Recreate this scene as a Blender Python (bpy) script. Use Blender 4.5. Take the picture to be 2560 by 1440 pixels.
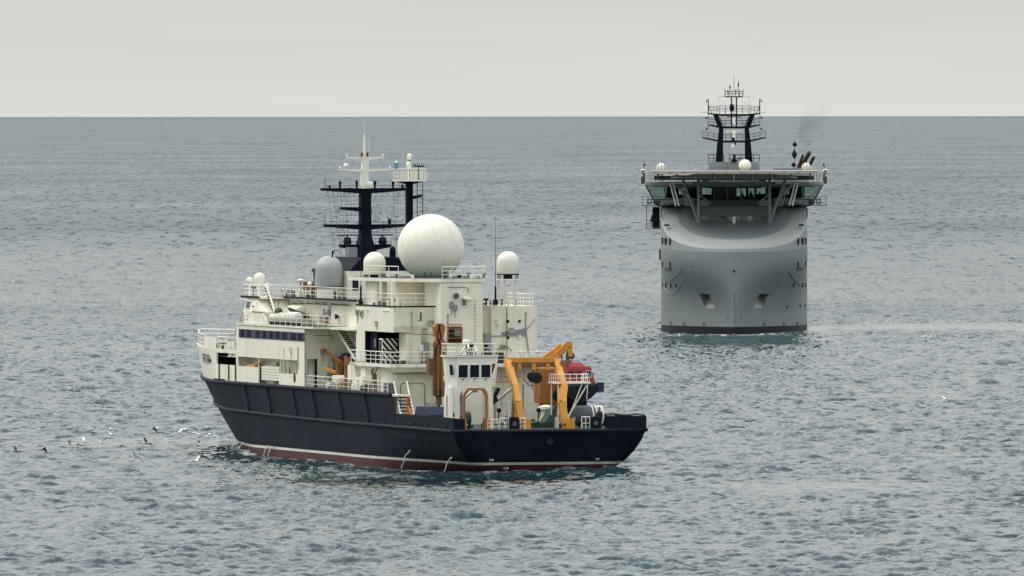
import bpy, bmesh, math, random
import numpy as np
from mathutils import Vector, Matrix
random.seed(7)
R = math.radians
for o in list(bpy.data.objects): bpy.data.objects.remove(o)
S = bpy.context.scene
C = S.collection

# ------------------------------------------------------------------ camera
CAM_H = 29.5
cam_d = bpy.data.cameras.new('camera'); cam = bpy.data.objects.new('camera', cam_d); C.objects.link(cam)
cam.location = (0, 0, CAM_H); cam.rotation_euler = (R(90), R(0.05), 0)
cam_d.sensor_width = 36; cam_d.lens = 36*30560/2560; cam_d.shift_y = -430/2560
cam_d.clip_start = 5; cam_d.clip_end = 900000
S.camera = cam
S.render.resolution_x, S.render.resolution_y = 1024, 576

# ------------------------------------------------------------------ sky, sun, exposure (bright overcast)
SUN_EL, SUN_AZ = 52, -75           # degrees; azimuth from +Y towards +X : high, from the left
W = bpy.data.worlds.new('World'); S.world = W; W.use_nodes = True
nt = W.node_tree; nt.nodes.clear()
def N(t, kind, **kw):
    n = t.nodes.new(kind)
    for k, v in kw.items():
        if k in n.inputs.keys(): n.inputs[k].default_value = v
        else: setattr(n, k, v)
    return n
sky = N(nt, 'ShaderNodeTexSky', sky_type='NISHITA', sun_disc=False)
sky.sun_elevation = R(SUN_EL); sky.sun_rotation = R(SUN_AZ); sky.air_density = 1.0; sky.dust_density = 3.0
hsv = N(nt, 'ShaderNodeHueSaturation', Saturation=0.25, Value=0.075)
nt.links.new(sky.outputs[0], hsv.inputs['Color'])
tc = N(nt, 'ShaderNodeTexCoord'); sep = N(nt, 'ShaderNodeSeparateXYZ')
nt.links.new(tc.outputs['Generated'], sep.inputs[0])
ramp = N(nt, 'ShaderNodeValToRGB')      # overcast luminance: the cloud deck is brighter overhead than at the horizon
cr = ramp.color_ramp
cr.elements[0].position = 0.0; cr.elements[0].color = (0.785, 0.80, 0.745, 1)
cr.elements[1].position = 1.0; cr.elements[1].color = (1.60, 1.70, 1.78, 1)
for pos, col in ((0.012, (0.715, 0.712, 0.672, 1)), (0.10, (0.745, 0.765, 0.75, 1)), (0.45, (1.17, 1.245, 1.28, 1))):
    e = cr.elements.new(pos); e.color = col
nt.links.new(sep.outputs['Z'], ramp.inputs[0])
mp = N(nt, 'ShaderNodeMapping'); mp.inputs['Scale'].default_value = (5, 5, 160)
nt.links.new(tc.outputs['Generated'], mp.inputs[0])
nz = N(nt, 'ShaderNodeTexNoise', Scale=3.0, Detail=4.0, Roughness=0.55)
nt.links.new(mp.outputs[0], nz.inputs['Vector'])
mr = N(nt, 'ShaderNodeMapRange'); mr.inputs[1].default_value = 0.25; mr.inputs[2].default_value = 0.75
mr.inputs[3].default_value = 0.965; mr.inputs[4].default_value = 1.03
nt.links.new(nz.outputs[0], mr.inputs[0])
mul = N(nt, 'ShaderNodeMix', data_type='RGBA', blend_type='MULTIPLY'); mul.inputs[0].default_value = 1
nt.links.new(ramp.outputs[0], mul.inputs[6]); nt.links.new(mr.outputs[0], mul.inputs[7])
mix = N(nt, 'ShaderNodeMix', data_type='RGBA'); mix.inputs[0].default_value = 0.90
nt.links.new(hsv.outputs[0], mix.inputs[6]); nt.links.new(mul.outputs[2], mix.inputs[7])
bg = N(nt, 'ShaderNodeBackground', Strength=1.0); wo = N(nt, 'ShaderNodeOutputWorld')
nt.links.new(mix.outputs[2], bg.inputs[0]); nt.links.new(bg.outputs[0], wo.inputs[0])
sd = bpy.data.lights.new('sun', 'SUN'); sd.energy = 1.5; sd.angle = R(25); sd.color = (1.0, 0.93, 0.80)
so = bpy.data.objects.new('sun', sd); C.objects.link(so)
sdir = Vector((math.sin(R(SUN_AZ))*math.cos(R(SUN_EL)), math.cos(R(SUN_AZ))*math.cos(R(SUN_EL)), math.sin(R(SUN_EL))))
so.rotation_euler = sdir.to_track_quat('Z', 'Y').to_euler()
V = S.view_settings
V.view_transform = 'Standard'; V.look = 'None'; V.exposure = 0.0; V.gamma = 1.0; V.use_curve_mapping = False
S.render.engine = 'CYCLES'

# ------------------------------------------------------------------ materials
MAT = {}
def mat(name, col, rough=0.5, var=0.12, scale=0.6, metal=0.0, streak=None, streak_amt=0.0, spec=0.5, bump=0.0, stretch=(1, 1, 1), grime=None, grime_amt=0.0):
    m = bpy.data.materials.new(name); m.use_nodes = True; t = m.node_tree; t.nodes.clear()
    out = N(t, 'ShaderNodeOutputMaterial'); b = N(t, 'ShaderNodeBsdfPrincipled')
    b.inputs['Roughness'].default_value = rough; b.inputs['Metallic'].default_value = metal
    b.inputs['Specular IOR Level'].default_value = spec
    t.links.new(b.outputs[0], out.inputs[0])
    tcn = N(t, 'ShaderNodeTexCoord'); mpn = N(t, 'ShaderNodeMapping'); mpn.inputs['Scale'].default_value = stretch
    t.links.new(tcn.outputs['Object'], mpn.inputs[0])
    n1 = N(t, 'ShaderNodeTexNoise', Scale=scale, Detail=6.0, Roughness=0.6); t.links.new(mpn.outputs[0], n1.inputs['Vector'])
    r1 = N(t, 'ShaderNodeMapRange'); r1.inputs[1].default_value = .3; r1.inputs[2].default_value = .7
    r1.inputs[3].default_value = 1-var; r1.inputs[4].default_value = 1+var
    t.links.new(n1.outputs[0], r1.inputs[0])
    mx = N(t, 'ShaderNodeMix', data_type='RGBA', blend_type='MULTIPLY'); mx.inputs[0].default_value = 1
    mx.inputs[6].default_value = (*col, 1); t.links.new(r1.outputs[0], mx.inputs[7])
    last = mx.outputs[2]
    for kind, c, amt in (('s', streak, streak_amt), ('g', grime, grime_amt)):
        if not c: continue
        mp2 = N(t, 'ShaderNodeMapping'); mp2.inputs['Scale'].default_value = (.55, .55, 0.09) if kind == 's' else (.5, .5, .7)
        t.links.new(tcn.outputs['Object'], mp2.inputs[0])
        n2 = N(t, 'ShaderNodeTexNoise', Scale=1.6, Detail=5.0, Roughness=0.62); t.links.new(mp2.outputs[0], n2.inputs['Vector'])
        r2 = N(t, 'ShaderNodeMapRange'); r2.inputs[1].default_value = .54; r2.inputs[2].default_value = .74
        r2.inputs[3].default_value = 0; r2.inputs[4].default_value = amt
        t.links.new(n2.outputs[0], r2.inputs[0])
        m2 = N(t, 'ShaderNodeMix', data_type='RGBA'); t.links.new(r2.outputs[0], m2.inputs[0])
        t.links.new(last, m2.inputs[6]); m2.inputs[7].default_value = (*c, 1); last = m2.outputs[2]
    t.links.new(last, b.inputs['Base Color'])
    if bump:
        bp = N(t, 'ShaderNodeBump', Strength=0.5, Distance=bump); t.links.new(n1.outputs[0], bp.inputs['Height'])
        t.links.new(bp.outputs[0], b.inputs['Normal'])
    MAT[name] = m; return m
mat('white', (.87, .83, .70), .42, .06, .5, streak=(.50, .36, .19), streak_amt=.5, grime=(.58, .56, .47), grime_amt=.45)
mat('white_clean', (.86, .84, .73), .4, .04, .8)
mat('radome', (.86, .82, .70), .55, .035, .35, grime=(.66, .66, .56), grime_amt=.3)
mat('radome_grey', (.40, .41, .39), .6, .04, .5)
mat('cream', (.78, .75, .62), .6, .08, 2.0, bump=.02)
mat('navy', (.0095, .0128, .0235), .5, .22, .30, streak=(.020, .022, .030), streak_amt=.6, grime=(.016, .018, .028), grime_amt=.7, spec=.05, bump=.05)
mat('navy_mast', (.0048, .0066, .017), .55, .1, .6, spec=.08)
mat('band', (.030, .038, .075), .4, .06, .6, spec=.25)
mat('red_boot', (.085, .020, .020), .6, .25, .5, streak=(.05, .035, .03), streak_amt=.5)
mat('stripe', (.72, .71, .66), .5, .1, .9, streak=(.35, .28, .22), streak_amt=.6)
mat('glass', (.004, .007, .016), .12, .0, 1.0, spec=.3)
mat('glass_green', (.16, .24, .21), .1, .05, 1.0)
mat('dark', (.010, .012, .018), .6, .1, 1.0, spec=.25)
mat('black', (.004, .005, .009), .6, .1, 1.0, spec=.2)
mat('rubber', (.018, .021, .034), .6, .3, .8, spec=.15)
mat('deck', (.030, .065, .048), .7, .2, .8)
mat('green', (.02, .06, .045), .5, .15, 1.0)
mat('emblem_bronze', (.022, .018, .016), .6, .1, 1.0, spec=.2)
mat('crane_brown', (.27, .125, .03), .5, .25, 1.5, streak=(.10, .045, .02), streak_amt=.6)
mat('haze_grey_lit_band', (.25, .27, .275), .46, .04, .25, spec=.35)  # bow band only: its brighter facing is painted into the grey
mat('orange', (.66, .29, .035), .45, .12, 1.2, streak=(.20, .075, .02), streak_amt=.45)
mat('rust_orange', (.36, .125, .025), .5, .22, 1.5, streak=(.13, .05, .02), streak_amt=.6)
mat('brown', (.16, .075, .028), .5, .2, 1.2)
mat('red', (.30, .018, .022), .45, .1, 1.0)
mat('grey', (.26, .28, .29), .5, .08, .8)
mat('grey_dark', (.085, .09, .10), .55, .12, .8)
mat('blue_tarp', (.014, .022, .065), .6, .15, 1.0, bump=.05)
mat('blue_lamp', (.12, .24, .42), .4, .05, 1.0)
mat('tan', (.42, .40, .34), .6, .08, .6)
mat('cable', (.05, .045, .055), .6, .1, 1.0)
mat('steel', (.40, .41, .41), .35, .1, 1.0, metal=.6)
mat('gold', (.10, .075, .05), .5, .1, 1.0)
mat('foam', (.80, .82, .80), .8, .1, 3.0)
# second ship
mat('haze_grey', (.208, .238, .240), .5, .07, .18, streak=(.17, .19, .197), streak_amt=.45, spec=.35)
mat('haze_grey_pale_lit', (.285, .30, .29), .5, .035, .25, grime=(.27, .28, .275), grime_amt=.4)  # pale fittings; on the whaleback, light on upturned plating is painted in
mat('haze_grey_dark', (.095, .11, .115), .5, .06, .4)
mat('helideck', (.50, .44, .38), .6, .08, .6)
mat('pipe_brown', (.035, .022, .020), .6, .25, 1.0)
mat('boot_black', (.007, .008, .016), .5, .15, .6, spec=.25)
mat('skin', (.45, .28, .2), .5, .05, 2)
mat('cloth_dark', (.012, .013, .020), .8, .1, 3)
mat('gull_white', (.80, .80, .76), .7, .03, 5)
mat('gull_dark', (.055, .052, .05), .7, .1, 5)
mat('gull_grey', (.28, .28, .28), .7, .1, 5)

# ------------------------------------------------------------------ mesh builder
class MB:
    def __init__(s): s.v = []; s.f = []; s.mi = []; s.m = 0
    def add(s, vs, fs):
        b = len(s.v); s.v += [tuple(p) for p in vs]
        for f in fs: s.f.append(tuple(i+b for i in f)); s.mi.append(s.m)
        return s
    def box(s, x0, x1, y0, y1, z0, z1):
        vs = [(x, y, z) for z in (z0, z1) for y in (y0, y1) for x in (x0, x1)]
        return s.add(vs, [(0, 2, 3, 1), (4, 5, 7, 6), (0, 1, 5, 4), (2, 6, 7, 3), (0, 4, 6, 2), (1, 3, 7, 5)])
    def hexa(s, lo, hi):       # two quads of 4 points
        return s.add(list(lo)+list(hi), [(0, 3, 2, 1), (4, 5, 6, 7), (0, 1, 5, 4), (1, 2, 6, 5), (2, 3, 7, 6), (3, 0, 4, 7)])
    def prism(s, pts, axis, a, b):
        def mk(p, c):
            return {'x': (c, p[0], p[1]), 'y': (p[0], c, p[1]), 'z': (p[0], p[1], c)}[axis]
        n = len(pts); vs = [mk(p, a) for p in pts]+[mk(p, b) for p in pts]
        fs = [tuple(range(n))[::-1], tuple(range(n, 2*n))]+[(i, (i+1) % n, n+(i+1) % n, n+i) for i in range(n)]
        return s.add(vs, fs)
    def tube(s, p, q, r, n=6, r2=None, cap=True):
        p, q = Vector(p), Vector(q); d = q-p
        if d.length < 1e-6: return s
        d.normalize(); u = d.orthogonal().normalized(); w = d.cross(u); r2 = r if r2 is None else r2
        vs = []
        for c, rr in ((p, r), (q, r2)):
            for i in range(n):
                a = 2*math.pi*i/n; vs.append(c+rr*(math.cos(a)*u+math.sin(a)*w))
        fs = [(i, (i+1) % n, n+(i+1) % n, n+i) for i in range(n)]
        if cap: fs += [tuple(range(n))[::-1], tuple(range(n, 2*n))]
        return s.add(vs, fs)
    def path(s, pts, r, n=5):
        for a, b in zip(pts[:-1], pts[1:]): s.tube(a, b, r, n)
        return s
    def sweep(s, pts, r, n=8):
        """one continuous tube along a gently curving path"""
        P = [Vector(p) for p in pts]; rws = []
        for i, p in enumerate(P):
            d = (P[min(i+1, len(P)-1)]-P[max(i-1, 0)]).normalized(); u = d.cross(Vector((0, 0, 1))).normalized(); w = u.cross(d)
            rws.append([p+r*(math.cos(2*math.pi*k/n)*u+math.sin(2*math.pi*k/n)*w) for k in range(n)])
        s.grid(rws, close=True); s.add(rws[0], [tuple(range(n))]); return s.add(rws[-1], [tuple(range(n))])
    def beam(s, p, q, w, h, up=(0, 0, 1)):
        p, q = Vector(p), Vector(q); d = (q-p).normalized(); up = Vector(up)
        if abs(d.dot(up)) > .98: up = Vector((1, 0, 0))
        u = d.cross(up).normalized(); t = u.cross(d)
        def ring(c): return [c+u*a*w/2+t*b*h/2 for a, b in ((-1, -1), (1, -1), (1, 1), (-1, 1))]
        return s.hexa(ring(p), ring(q))
    def lathe(s, prof, cx, cy, cz=0, n=24, axis='z'):
        vs = []; fs = []; k = len(prof)
        for r, h in prof:
            for i in range(n):
                a = 2*math.pi*i/n; c, d = r*math.cos(a), r*math.sin(a)
                vs.append({'z': (cx+c, cy+d, cz+h), 'x': (cx+h, cy+c, cz+d), 'y': (cx+c, cy+h, cz+d)}[axis])
        for j in range(k-1):
            for i in range(n): fs.append((j*n+i, j*n+(i+1) % n, (j+1)*n+(i+1) % n, (j+1)*n+i))
        fs += [tuple(range(n))[::-1], tuple(range((k-1)*n, k*n))]
        return s.add(vs, fs)
    def ball(s, c, r, n=12, k=7, sz=1.0):
        prof = [(max(.001, r*math.sin(math.pi*j/k)), -r*sz*math.cos(math.pi*j/k)) for j in range(k+1)]
        return s.lathe(prof, *c, n=n)
    def grid(s, rows, close=False):
        m = len(rows[0]); vs = [p for r in rows for p in r]; fs = []
        for j in range(len(rows)-1):
            for i in range(m-1 if not close else m):
                i2 = (i+1) % m
                fs.append((j*m+i, j*m+i2, (j+1)*m+i2, (j+1)*m+i))
        return s.add(vs, fs)
    def build(s, name, mats, parent=None, smooth=False, recalc=True, angle=None, label=None):
        if isinstance(mats, str): mats = [mats]
        me = bpy.data.meshes.new(name); me.from_pydata(s.v, [], s.f)
        for m in mats: me.materials.append(MAT[m])
        if len(mats) > 1: me.polygons.foreach_set('material_index', s.mi)
        if recalc:
            bm = bmesh.new(); bm.from_mesh(me); bmesh.ops.recalc_face_normals(bm, faces=bm.faces); bm.to_mesh(me); bm.free()
        if smooth: me.polygons.foreach_set('use_smooth', [True]*len(me.polygons))
        if smooth and angle: me.set_sharp_from_angle(angle=R(angle))
        me.update()
        o = bpy.data.objects.new(name, me); C.objects.link(o)
        if parent: o.parent = parent
        if label: o['label'] = label
        return o
def empty(name, loc=(0, 0, 0), rz=0.0, parent=None):
    o = bpy.data.objects.new(name, None); C.objects.link(o); o.location = loc; o.rotation_euler = (0, 0, rz)
    o.empty_display_size = .5
    if parent: o.parent = parent
    return o
def tag(o, label, cat, group=None):
    o['label'] = label; o['category'] = cat
    if group: o['group'] = group
    return o
def rail(parent, pts, h=1.05, bars=3, step=1.5, r=.028, m='white_clean', name='railing', closed=False):
    mb = MB(); P = [Vector(p) for p in pts]
    if closed: P.append(P[0])
    for a, b in zip(P[:-1], P[1:]):
        L = (b-a).length; n = max(1, round(L/step))
        for k in range(1, bars+1):
            z = Vector((0, 0, h*k/bars)); mb.tube(a+z, b+z, r*(1.25 if k == bars else .8), 5)
        for i in range(n+1):
            p = a.lerp(b, i/n); mb.tube(p, p+Vector((0, 0, h)), r, 5)
    return mb.build(name, m, parent)
def ladder(parent, p, q, w=(0, .6, 0), m='white_clean', step=.35, name='ladder', r=.035, tread=None):
    mb = MB(); p, q, w = Vector(p), Vector(q), Vector(w)
    mb.beam(p, q, r*2, r*3); mb.beam(p+w, q+w, r*2, r*3)
    n = int((q-p).length/step)
    if tread: mb.m = 1
    for i in range(1, n):
        a = p.lerp(q, i/n); mb.beam(a, a+w, r*4 if tread else r*1.5, r*1.5)
    return mb.build(name, [m, tread] if tread else m, parent)
def wall_holes(mb, axis, c, th, u0, u1, v0, v1, holes, out=1):
    """flat wall with rectangular openings; plane coordinate c, thickness th behind it (towards -out)"""
    us = sorted({u0, u1, *[h[0] for h in holes], *[h[1] for h in holes]}); vs = sorted({v0, v1, *[h[2] for h in holes], *[h[3] for h in holes]})
    def P(u, v, d):
        k = c-out*d
        return (u, k, v) if axis == 'y' else (k, u, v)
    def solid(i, j):
        if i < 0 or j < 0 or i >= len(us)-1 or j >= len(vs)-1: return False
        a, b = (us[i]+us[i+1])/2, (vs[j]+vs[j+1])/2
        return not any(h[0] < a < h[1] and h[2] < b < h[3] for h in holes)
    for i in range(len(us)-1):
        for j in range(len(vs)-1):
            if not solid(i, j): continue
            a, b, e, f = us[i], us[i+1], vs[j], vs[j+1]
            for d in (0, th): mb.add([P(a, e, d), P(b, e, d), P(b, f, d), P(a, f, d)], [(0, 1, 2, 3)])
            for di, dj, p, q in ((-1, 0, (a, e), (a, f)), (1, 0, (b, e), (b, f)), (0, -1, (a, e), (b, e)), (0, 1, (a, f), (b, f))):
                if not solid(i+di, j+dj): mb.add([P(*p, 0), P(*q, 0), P(*q, th), P(*p, th)], [(0, 1, 2, 3)])
    return mb
def pane(parent, axis, c, out, u0, u1, v0, v1, frame='white_clean', glass='glass', fw=.07, name='window', slant=0.0):
    """a window: raised frame round a pane set a little back; slant moves the top outwards"""
    mb = MB()
    def P(u, v, d):
        k = c+out*(d+slant*(v-v0)); return (u, k, v) if axis == 'y' else (k, u, v)
    def slab(a, b, e, f, d0, d1):
        mb.hexa([P(a, e, d0), P(b, e, d0), P(b, f, d0), P(a, f, d0)], [P(a, e, d1), P(b, e, d1), P(b, f, d1), P(a, f, d1)])
    slab(u0, u1, v0, v0+fw, -.02, .06); slab(u0, u1, v1-fw, v1, -.02, .06)
    slab(u0, u0+fw, v0+fw, v1-fw, -.02, .06); slab(u1-fw, u1, v0+fw, v1-fw, -.02, .06)
    mb.m = 1; slab(u0+fw, u1-fw, v0+fw, v1-fw, -.02, .025)
    return mb.build(name, [frame, glass], parent)
def dome(parent, c, r, h, m='radome', name='radome', n=32, seams=0, ped=None, pm='white', base=None):
    """capsule radome: cylinder of height h-r topped by a hemisphere; c = centre of its bottom"""
    mb = MB(); k = 10
    prof = [(r*.94, 0), (r, .12*r)]+[(r, max(.12*r, h-r)+.001)]+[(max(.002, r*math.cos(math.pi/2*j/k)), (h-r)+r*math.sin(math.pi/2*j/k)) for j in range(1, k+1)]
    mb.lathe(prof, *c, n=n)
    o = mb.build(name, m, parent, smooth=True, angle=40)
    return o
def text_mesh(body, size, bold=0.0):
    cu = bpy.data.curves.new('t', 'FONT'); cu.body = body; cu.size = size; cu.align_x = 'CENTER'; cu.align_y = 'CENTER'; cu.offset = bold*size
    ob = bpy.data.objects.new('t', cu); C.objects.link(ob)
    dg = bpy.context.evaluated_depsgraph_get(); me = ob.evaluated_get(dg).to_mesh()
    vs = [tuple(v.co) for v in me.vertices]; fs = [tuple(p.vertices) for p in me.polygons]
    ob.evaluated_get(dg).to_mesh_clear(); bpy.data.objects.remove(ob); bpy.data.curves.remove(cu)
    return vs, fs
def lettering(parent, body, size, fn, m, name='lettering', sx=1.0, bold=0.0):
    vs, fs = text_mesh(body, size, bold); mb = MB(); mb.add([fn(v[0]*sx, v[1]) for v in vs], fs)
    return mb.build(name, m, parent, recalc=False)
def sstep(a, b, x):
    t = min(1, max(0, (x-a)/(b-a))); return t*t*(3-2*t)
# ------------------------------------------------------------------ the sea
rng = np.random.default_rng(11)
def wave_tile(T, n, lam_peak, amp, lam_min, lam_max, wind, spread, seed):
    """height and horizontal displacement of a periodic patch of wind sea, T metres square"""
    g = np.random.default_rng(seed)
    k1 = np.fft.fftfreq(n, T/n)*2*np.pi
    kx, ky = np.meshgrid(k1, k1, indexing='ij'); k = np.hypot(kx, ky); k[0, 0] = 1
    th = np.arctan2(ky, kx)-wind
    kp = 2*np.pi/lam_peak
    sp = k**-3.6*np.exp(-1.1*(kp/k)**2)*np.abs(np.cos(th/2))**spread
    sp *= (k > 2*np.pi/lam_max)*np.exp(-(k*lam_min/(2*np.pi))**2*.35)
    sp[0, 0] = 0
    h = np.sqrt(sp)*(g.normal(size=k.shape)+1j*g.normal(size=k.shape))
    z = np.fft.ifft2(h).real; s = amp/z.std(); z *= s
    dx = np.fft.ifft2(-1j*kx/k*h).real*s; dy = np.fft.ifft2(-1j*ky/k*h).real*s
    return np.stack([dx, dy, z], -1).astype(np.float32)
def sample(tile, T, x, y, ang):
    n = tile.shape[0]; c, s = math.cos(ang), math.sin(ang)
    u = ((c*x+s*y)/T*n) % n; v = ((-s*x+c*y)/T*n) % n
    i = np.floor(u).astype(np.int32) % n; j = np.floor(v).astype(np.int32) % n; fu = (u-np.floor(u))[..., None].astype(np.float32); fv = (v-np.floor(v))[..., None].astype(np.float32)
    i2 = (i+1) % n; j2 = (j+1) % n
    r = tile[i, j]*(1-fu)*(1-fv)+tile[i2, j]*fu*(1-fv)+tile[i, j2]*(1-fu)*fv+tile[i2, j2]*fu*fv
    out = r.copy(); out[..., 0] = c*r[..., 0]-s*r[..., 1]; out[..., 1] = s*r[..., 0]+c*r[..., 1]
    return out
# rows: dense where waves are resolved, then ever wider to the horizon
d = 120.0; rows = []
while d < 700: rows.append(d); d *= 1.22
d = 735.0
while d < 1900: rows.append(d); d += .40*(d/780)**1.3
while d < 600000: rows.append(d); d += max(1.25, .30*d*d/360600)
rows = np.array(rows+[600000.0])
na = 540; ang = np.linspace(-.0475, .0475, na)
side = np.concatenate([np.linspace(.05, .12, 12), np.array([.2, .4, .8, 1.6, 4])])
ang = np.concatenate([-side[::-1], ang, side])
nr, nc = len(rows), len(ang)
D, A_ = np.meshgrid(rows, ang, indexing='ij'); X = D*A_; Y = D
jit = rng.uniform(-.45, .45, D.shape)*np.gradient(rows)[:, None]
Y = Y+np.where((np.abs(A_) < .0476) & (D > 740), jit*.6*np.clip((6000-D)/4000, 0, 1), 0)
SEA_AMP = 1.0
t1 = wave_tile(301.0, 1024, 7.5, .110, .8, 60, R(-100), 3.0, 3)
t2 = wave_tile(83.0, 512, 2.6, .042, .45, 6, R(-80), 1.6, 5)
t3 = wave_tile(1900.0, 512, 55.0, .085, 20, 300, R(-70), 2.5, 8)
d1 = sample(t1, 301.0, X, Y, .35); d2 = sample(t2, 83.0, X, Y, -.6); d3 = sample(t3, 1900.0, X, Y, .9)
fade1 = np.clip((7000-D)/5000, 0, 1)*np.clip((D-300)/300, 0, 1)
fade2 = np.clip((3200-D)/1700, 0, 1)*np.clip((D-650)/80, 0, 1)
fade3 = np.clip((9000-D)/7000, 0, 1)
patch = sample(t3, 1900.0, X*.9+300, Y*.35, .2)[..., 2]; patch = np.clip(.5+patch*4.0, 0, 1)      # gusts and calmer patches
# calm slick left by the ships
def slick(cx, cy, rx, ry, a=0.0):
    c, s = math.cos(a), math.sin(a); u = (c*(X-cx)+s*(Y-cy))/rx; v = (-s*(X-cx)+c*(Y-cy))/ry
    return np.clip(1.35-np.sqrt(u*u+v*v)*1.35, 0, 1)
calm = np.clip(slick(-8, 985, 24, 24)+slick(24, 968, 13, 22)+.9*slick(-13, 1040, 10, 60, .29)+.9*slick(30, 1600, 14, 45)+1.3*slick(92, 1702, 62, 42)+.6*slick(40, 1690, 30, 40)+.6*slick(-33, 1105, 18, 30), 0, .88)
grp = np.clip(.5+1.5*sample(t1, 301.0, X*.22+40, Y*.11, .8)[..., 2]/.105*.33, 0, 1)      # wave groups
gust = (.55+.40*patch+.35*grp)*(1-calm)
disp = (d1*fade1[..., None]*(.35+.65*gust[..., None])+d2*(fade2*gust)[..., None])*SEA_AMP+d3*fade3[..., None]
zz = disp[..., 2]; zz = zz+np.maximum(zz, 0)**2*.6
px_ = X+disp[..., 0]*1.35; py_ = Y+disp[..., 1]*1.35
co = np.stack([px_, py_, zz], -1).reshape(-1, 3).astype(np.float32)
idx = np.arange(nr*nc).reshape(nr, nc)
q = np.stack([idx[:-1, :-1], idx[:-1, 1:], idx[1:, 1:], idx[1:, :-1]], -1).reshape(-1, 4)
me = bpy.data.meshes.new('sea'); me.vertices.add(nr*nc); me.vertices.foreach_set('co', co.ravel())
me.loops.add(q.size); me.loops.foreach_set('vertex_index', q.ravel().astype(np.int32))
me.polygons.add(len(q)); me.polygons.foreach_set('loop_start', np.arange(0, q.size, 4, dtype=np.int32))
me.polygons.foreach_set('loop_total', np.full(len(q), 4, np.int32)); me.polygons.foreach_set('use_smooth', np.ones(len(q), bool))
# foam : breaking crests (few) and churned water where the ships push through
crest = np.clip((d1[..., 2]*fade1*gust+d2[..., 2]*2.0*fade2-.43)*9, 0, 1)*np.clip((patch-.5)*3, 0, 1)
def streak(x0, y0, x1, y1, w, dens):
    ax, ay = x1-x0, y1-y0; L = ax*ax+ay*ay; t = np.clip(((X-x0)*ax+(Y-y0)*ay)/L, 0, 1)
    return np.clip(1-np.hypot(X-x0-t*ax, Y-y0-t*ay)/w, 0, 1)*dens
nzf = sample(t2, 83.0, X*1.7, Y*.8, .3)[..., 2]/.048; nzg = sample(t1, 301.0, X*2.2, Y*.5, 1.3)[..., 2]/.115
churn = streak(22.5, 1642, 37.5, 1642, 7, .9)+streak(29, 1645.5, 31, 1645.5, 4.5, 1.0)+streak(20.3, 1655, 19.4, 1672, 1.6, .8)+streak(39.8, 1655, 40.6, 1675, 1.6, .8)
churn = churn+.60*streak(44, 1738, 112, 1700, 24, 1)+.55*streak(60, 1690, 112, 1676, 12, 1)
wake1 = streak(-25.5, 1101, -27.5, 1096, 2.2, .8)+streak(-27, 1100, -33, 1090, 1.3, .7)+.8*streak(-2.5, 1015, 8, 1012, 1.4, .8)+streak(-24.9, 1100, -23.2, 1066, 1.5, .75)+streak(-23.2, 1066, -6.3, 1013.5, 1.3, .62)+streak(-4, 1010, 9, 1005, 2.5, .5)
foam = np.clip(crest*.9+np.clip(churn+wake1-.42+.30*nzf+.22*nzg, 0, 1)*((churn+wake1) > .02), 0, 1)
at = me.attributes.new('foam', 'FLOAT', 'POINT'); at.data.foreach_set('value', foam.ravel().astype(np.float32))
at = me.attributes.new('calm', 'FLOAT', 'POINT'); at.data.foreach_set('value', calm.ravel().astype(np.float32))
at = me.attributes.new('far', 'FLOAT', 'POINT'); at.data.foreach_set('value', (1-fade2).ravel().astype(np.float32))
me.update(); me.validate()
sea = bpy.data.objects.new('sea', me); C.objects.link(sea); sea['kind'] = 'structure'
m = bpy.data.materials.new('sea_water'); m.use_nodes = True; t = m.node_tree; t.nodes.clear(); MAT['sea'] = m
out = N(t, 'ShaderNodeOutputMaterial'); b = N(t, 'ShaderNodeBsdfPrincipled'); b.inputs['IOR'].default_value = 1.333
b.inputs['Specular IOR Level'].default_value = .5
geo = N(t, 'ShaderNodeNewGeometry')
at = N(t, 'ShaderNodeAttribute', attribute_name='foam'); atc = N(t, 'ShaderNodeAttribute', attribute_name='calm')
def noise(scale, stretch, detail=4.0, rough=.6):
    mpn = N(t, 'ShaderNodeMapping'); mpn.inputs['Scale'].default_value = stretch; mpn.inputs['Rotation'].default_value = (0, 0, R(12))
    t.links.new(geo.outputs['Position'], mpn.inputs[0])
    n = N(t, 'ShaderNodeTexNoise', Scale=scale, Detail=detail, Roughness=rough); t.links.new(mpn.outputs[0], n.inputs['Vector']); return n
def math_(op, a, b_):
    n = N(t, 'ShaderNodeMath', operation=op)
    for i, v in enumerate((a, b_)):
        if isinstance(v, (int, float)): n.inputs[i].default_value = v
        else: t.links.new(v, n.inputs[i])
    return n.outputs[0]
RIP0, RIP1, FARMID, NEARMID = .12, .40, 2.4, 2.1
nb1 = noise(1.6, (1.0, .8, 1), 3.0, .6); nb2 = noise(.42, (1.0, .10, 1), 2.0, .55); nb3 = noise(.006, (1.0, .35, 1), 5.0, .62)
gustn = N(t, 'ShaderNodeMapRange'); gustn.inputs[1].default_value = .35; gustn.inputs[2].default_value = .68; gustn.inputs[3].default_value = .55; gustn.inputs[4].default_value = 1.35
t.links.new(nb3.outputs[0], gustn.inputs[0])
amp = math_('MULTIPLY', gustn.outputs[0], math_('SUBTRACT', 1.0, math_('MULTIPLY', atc.outputs['Fac'], .85)))
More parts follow.
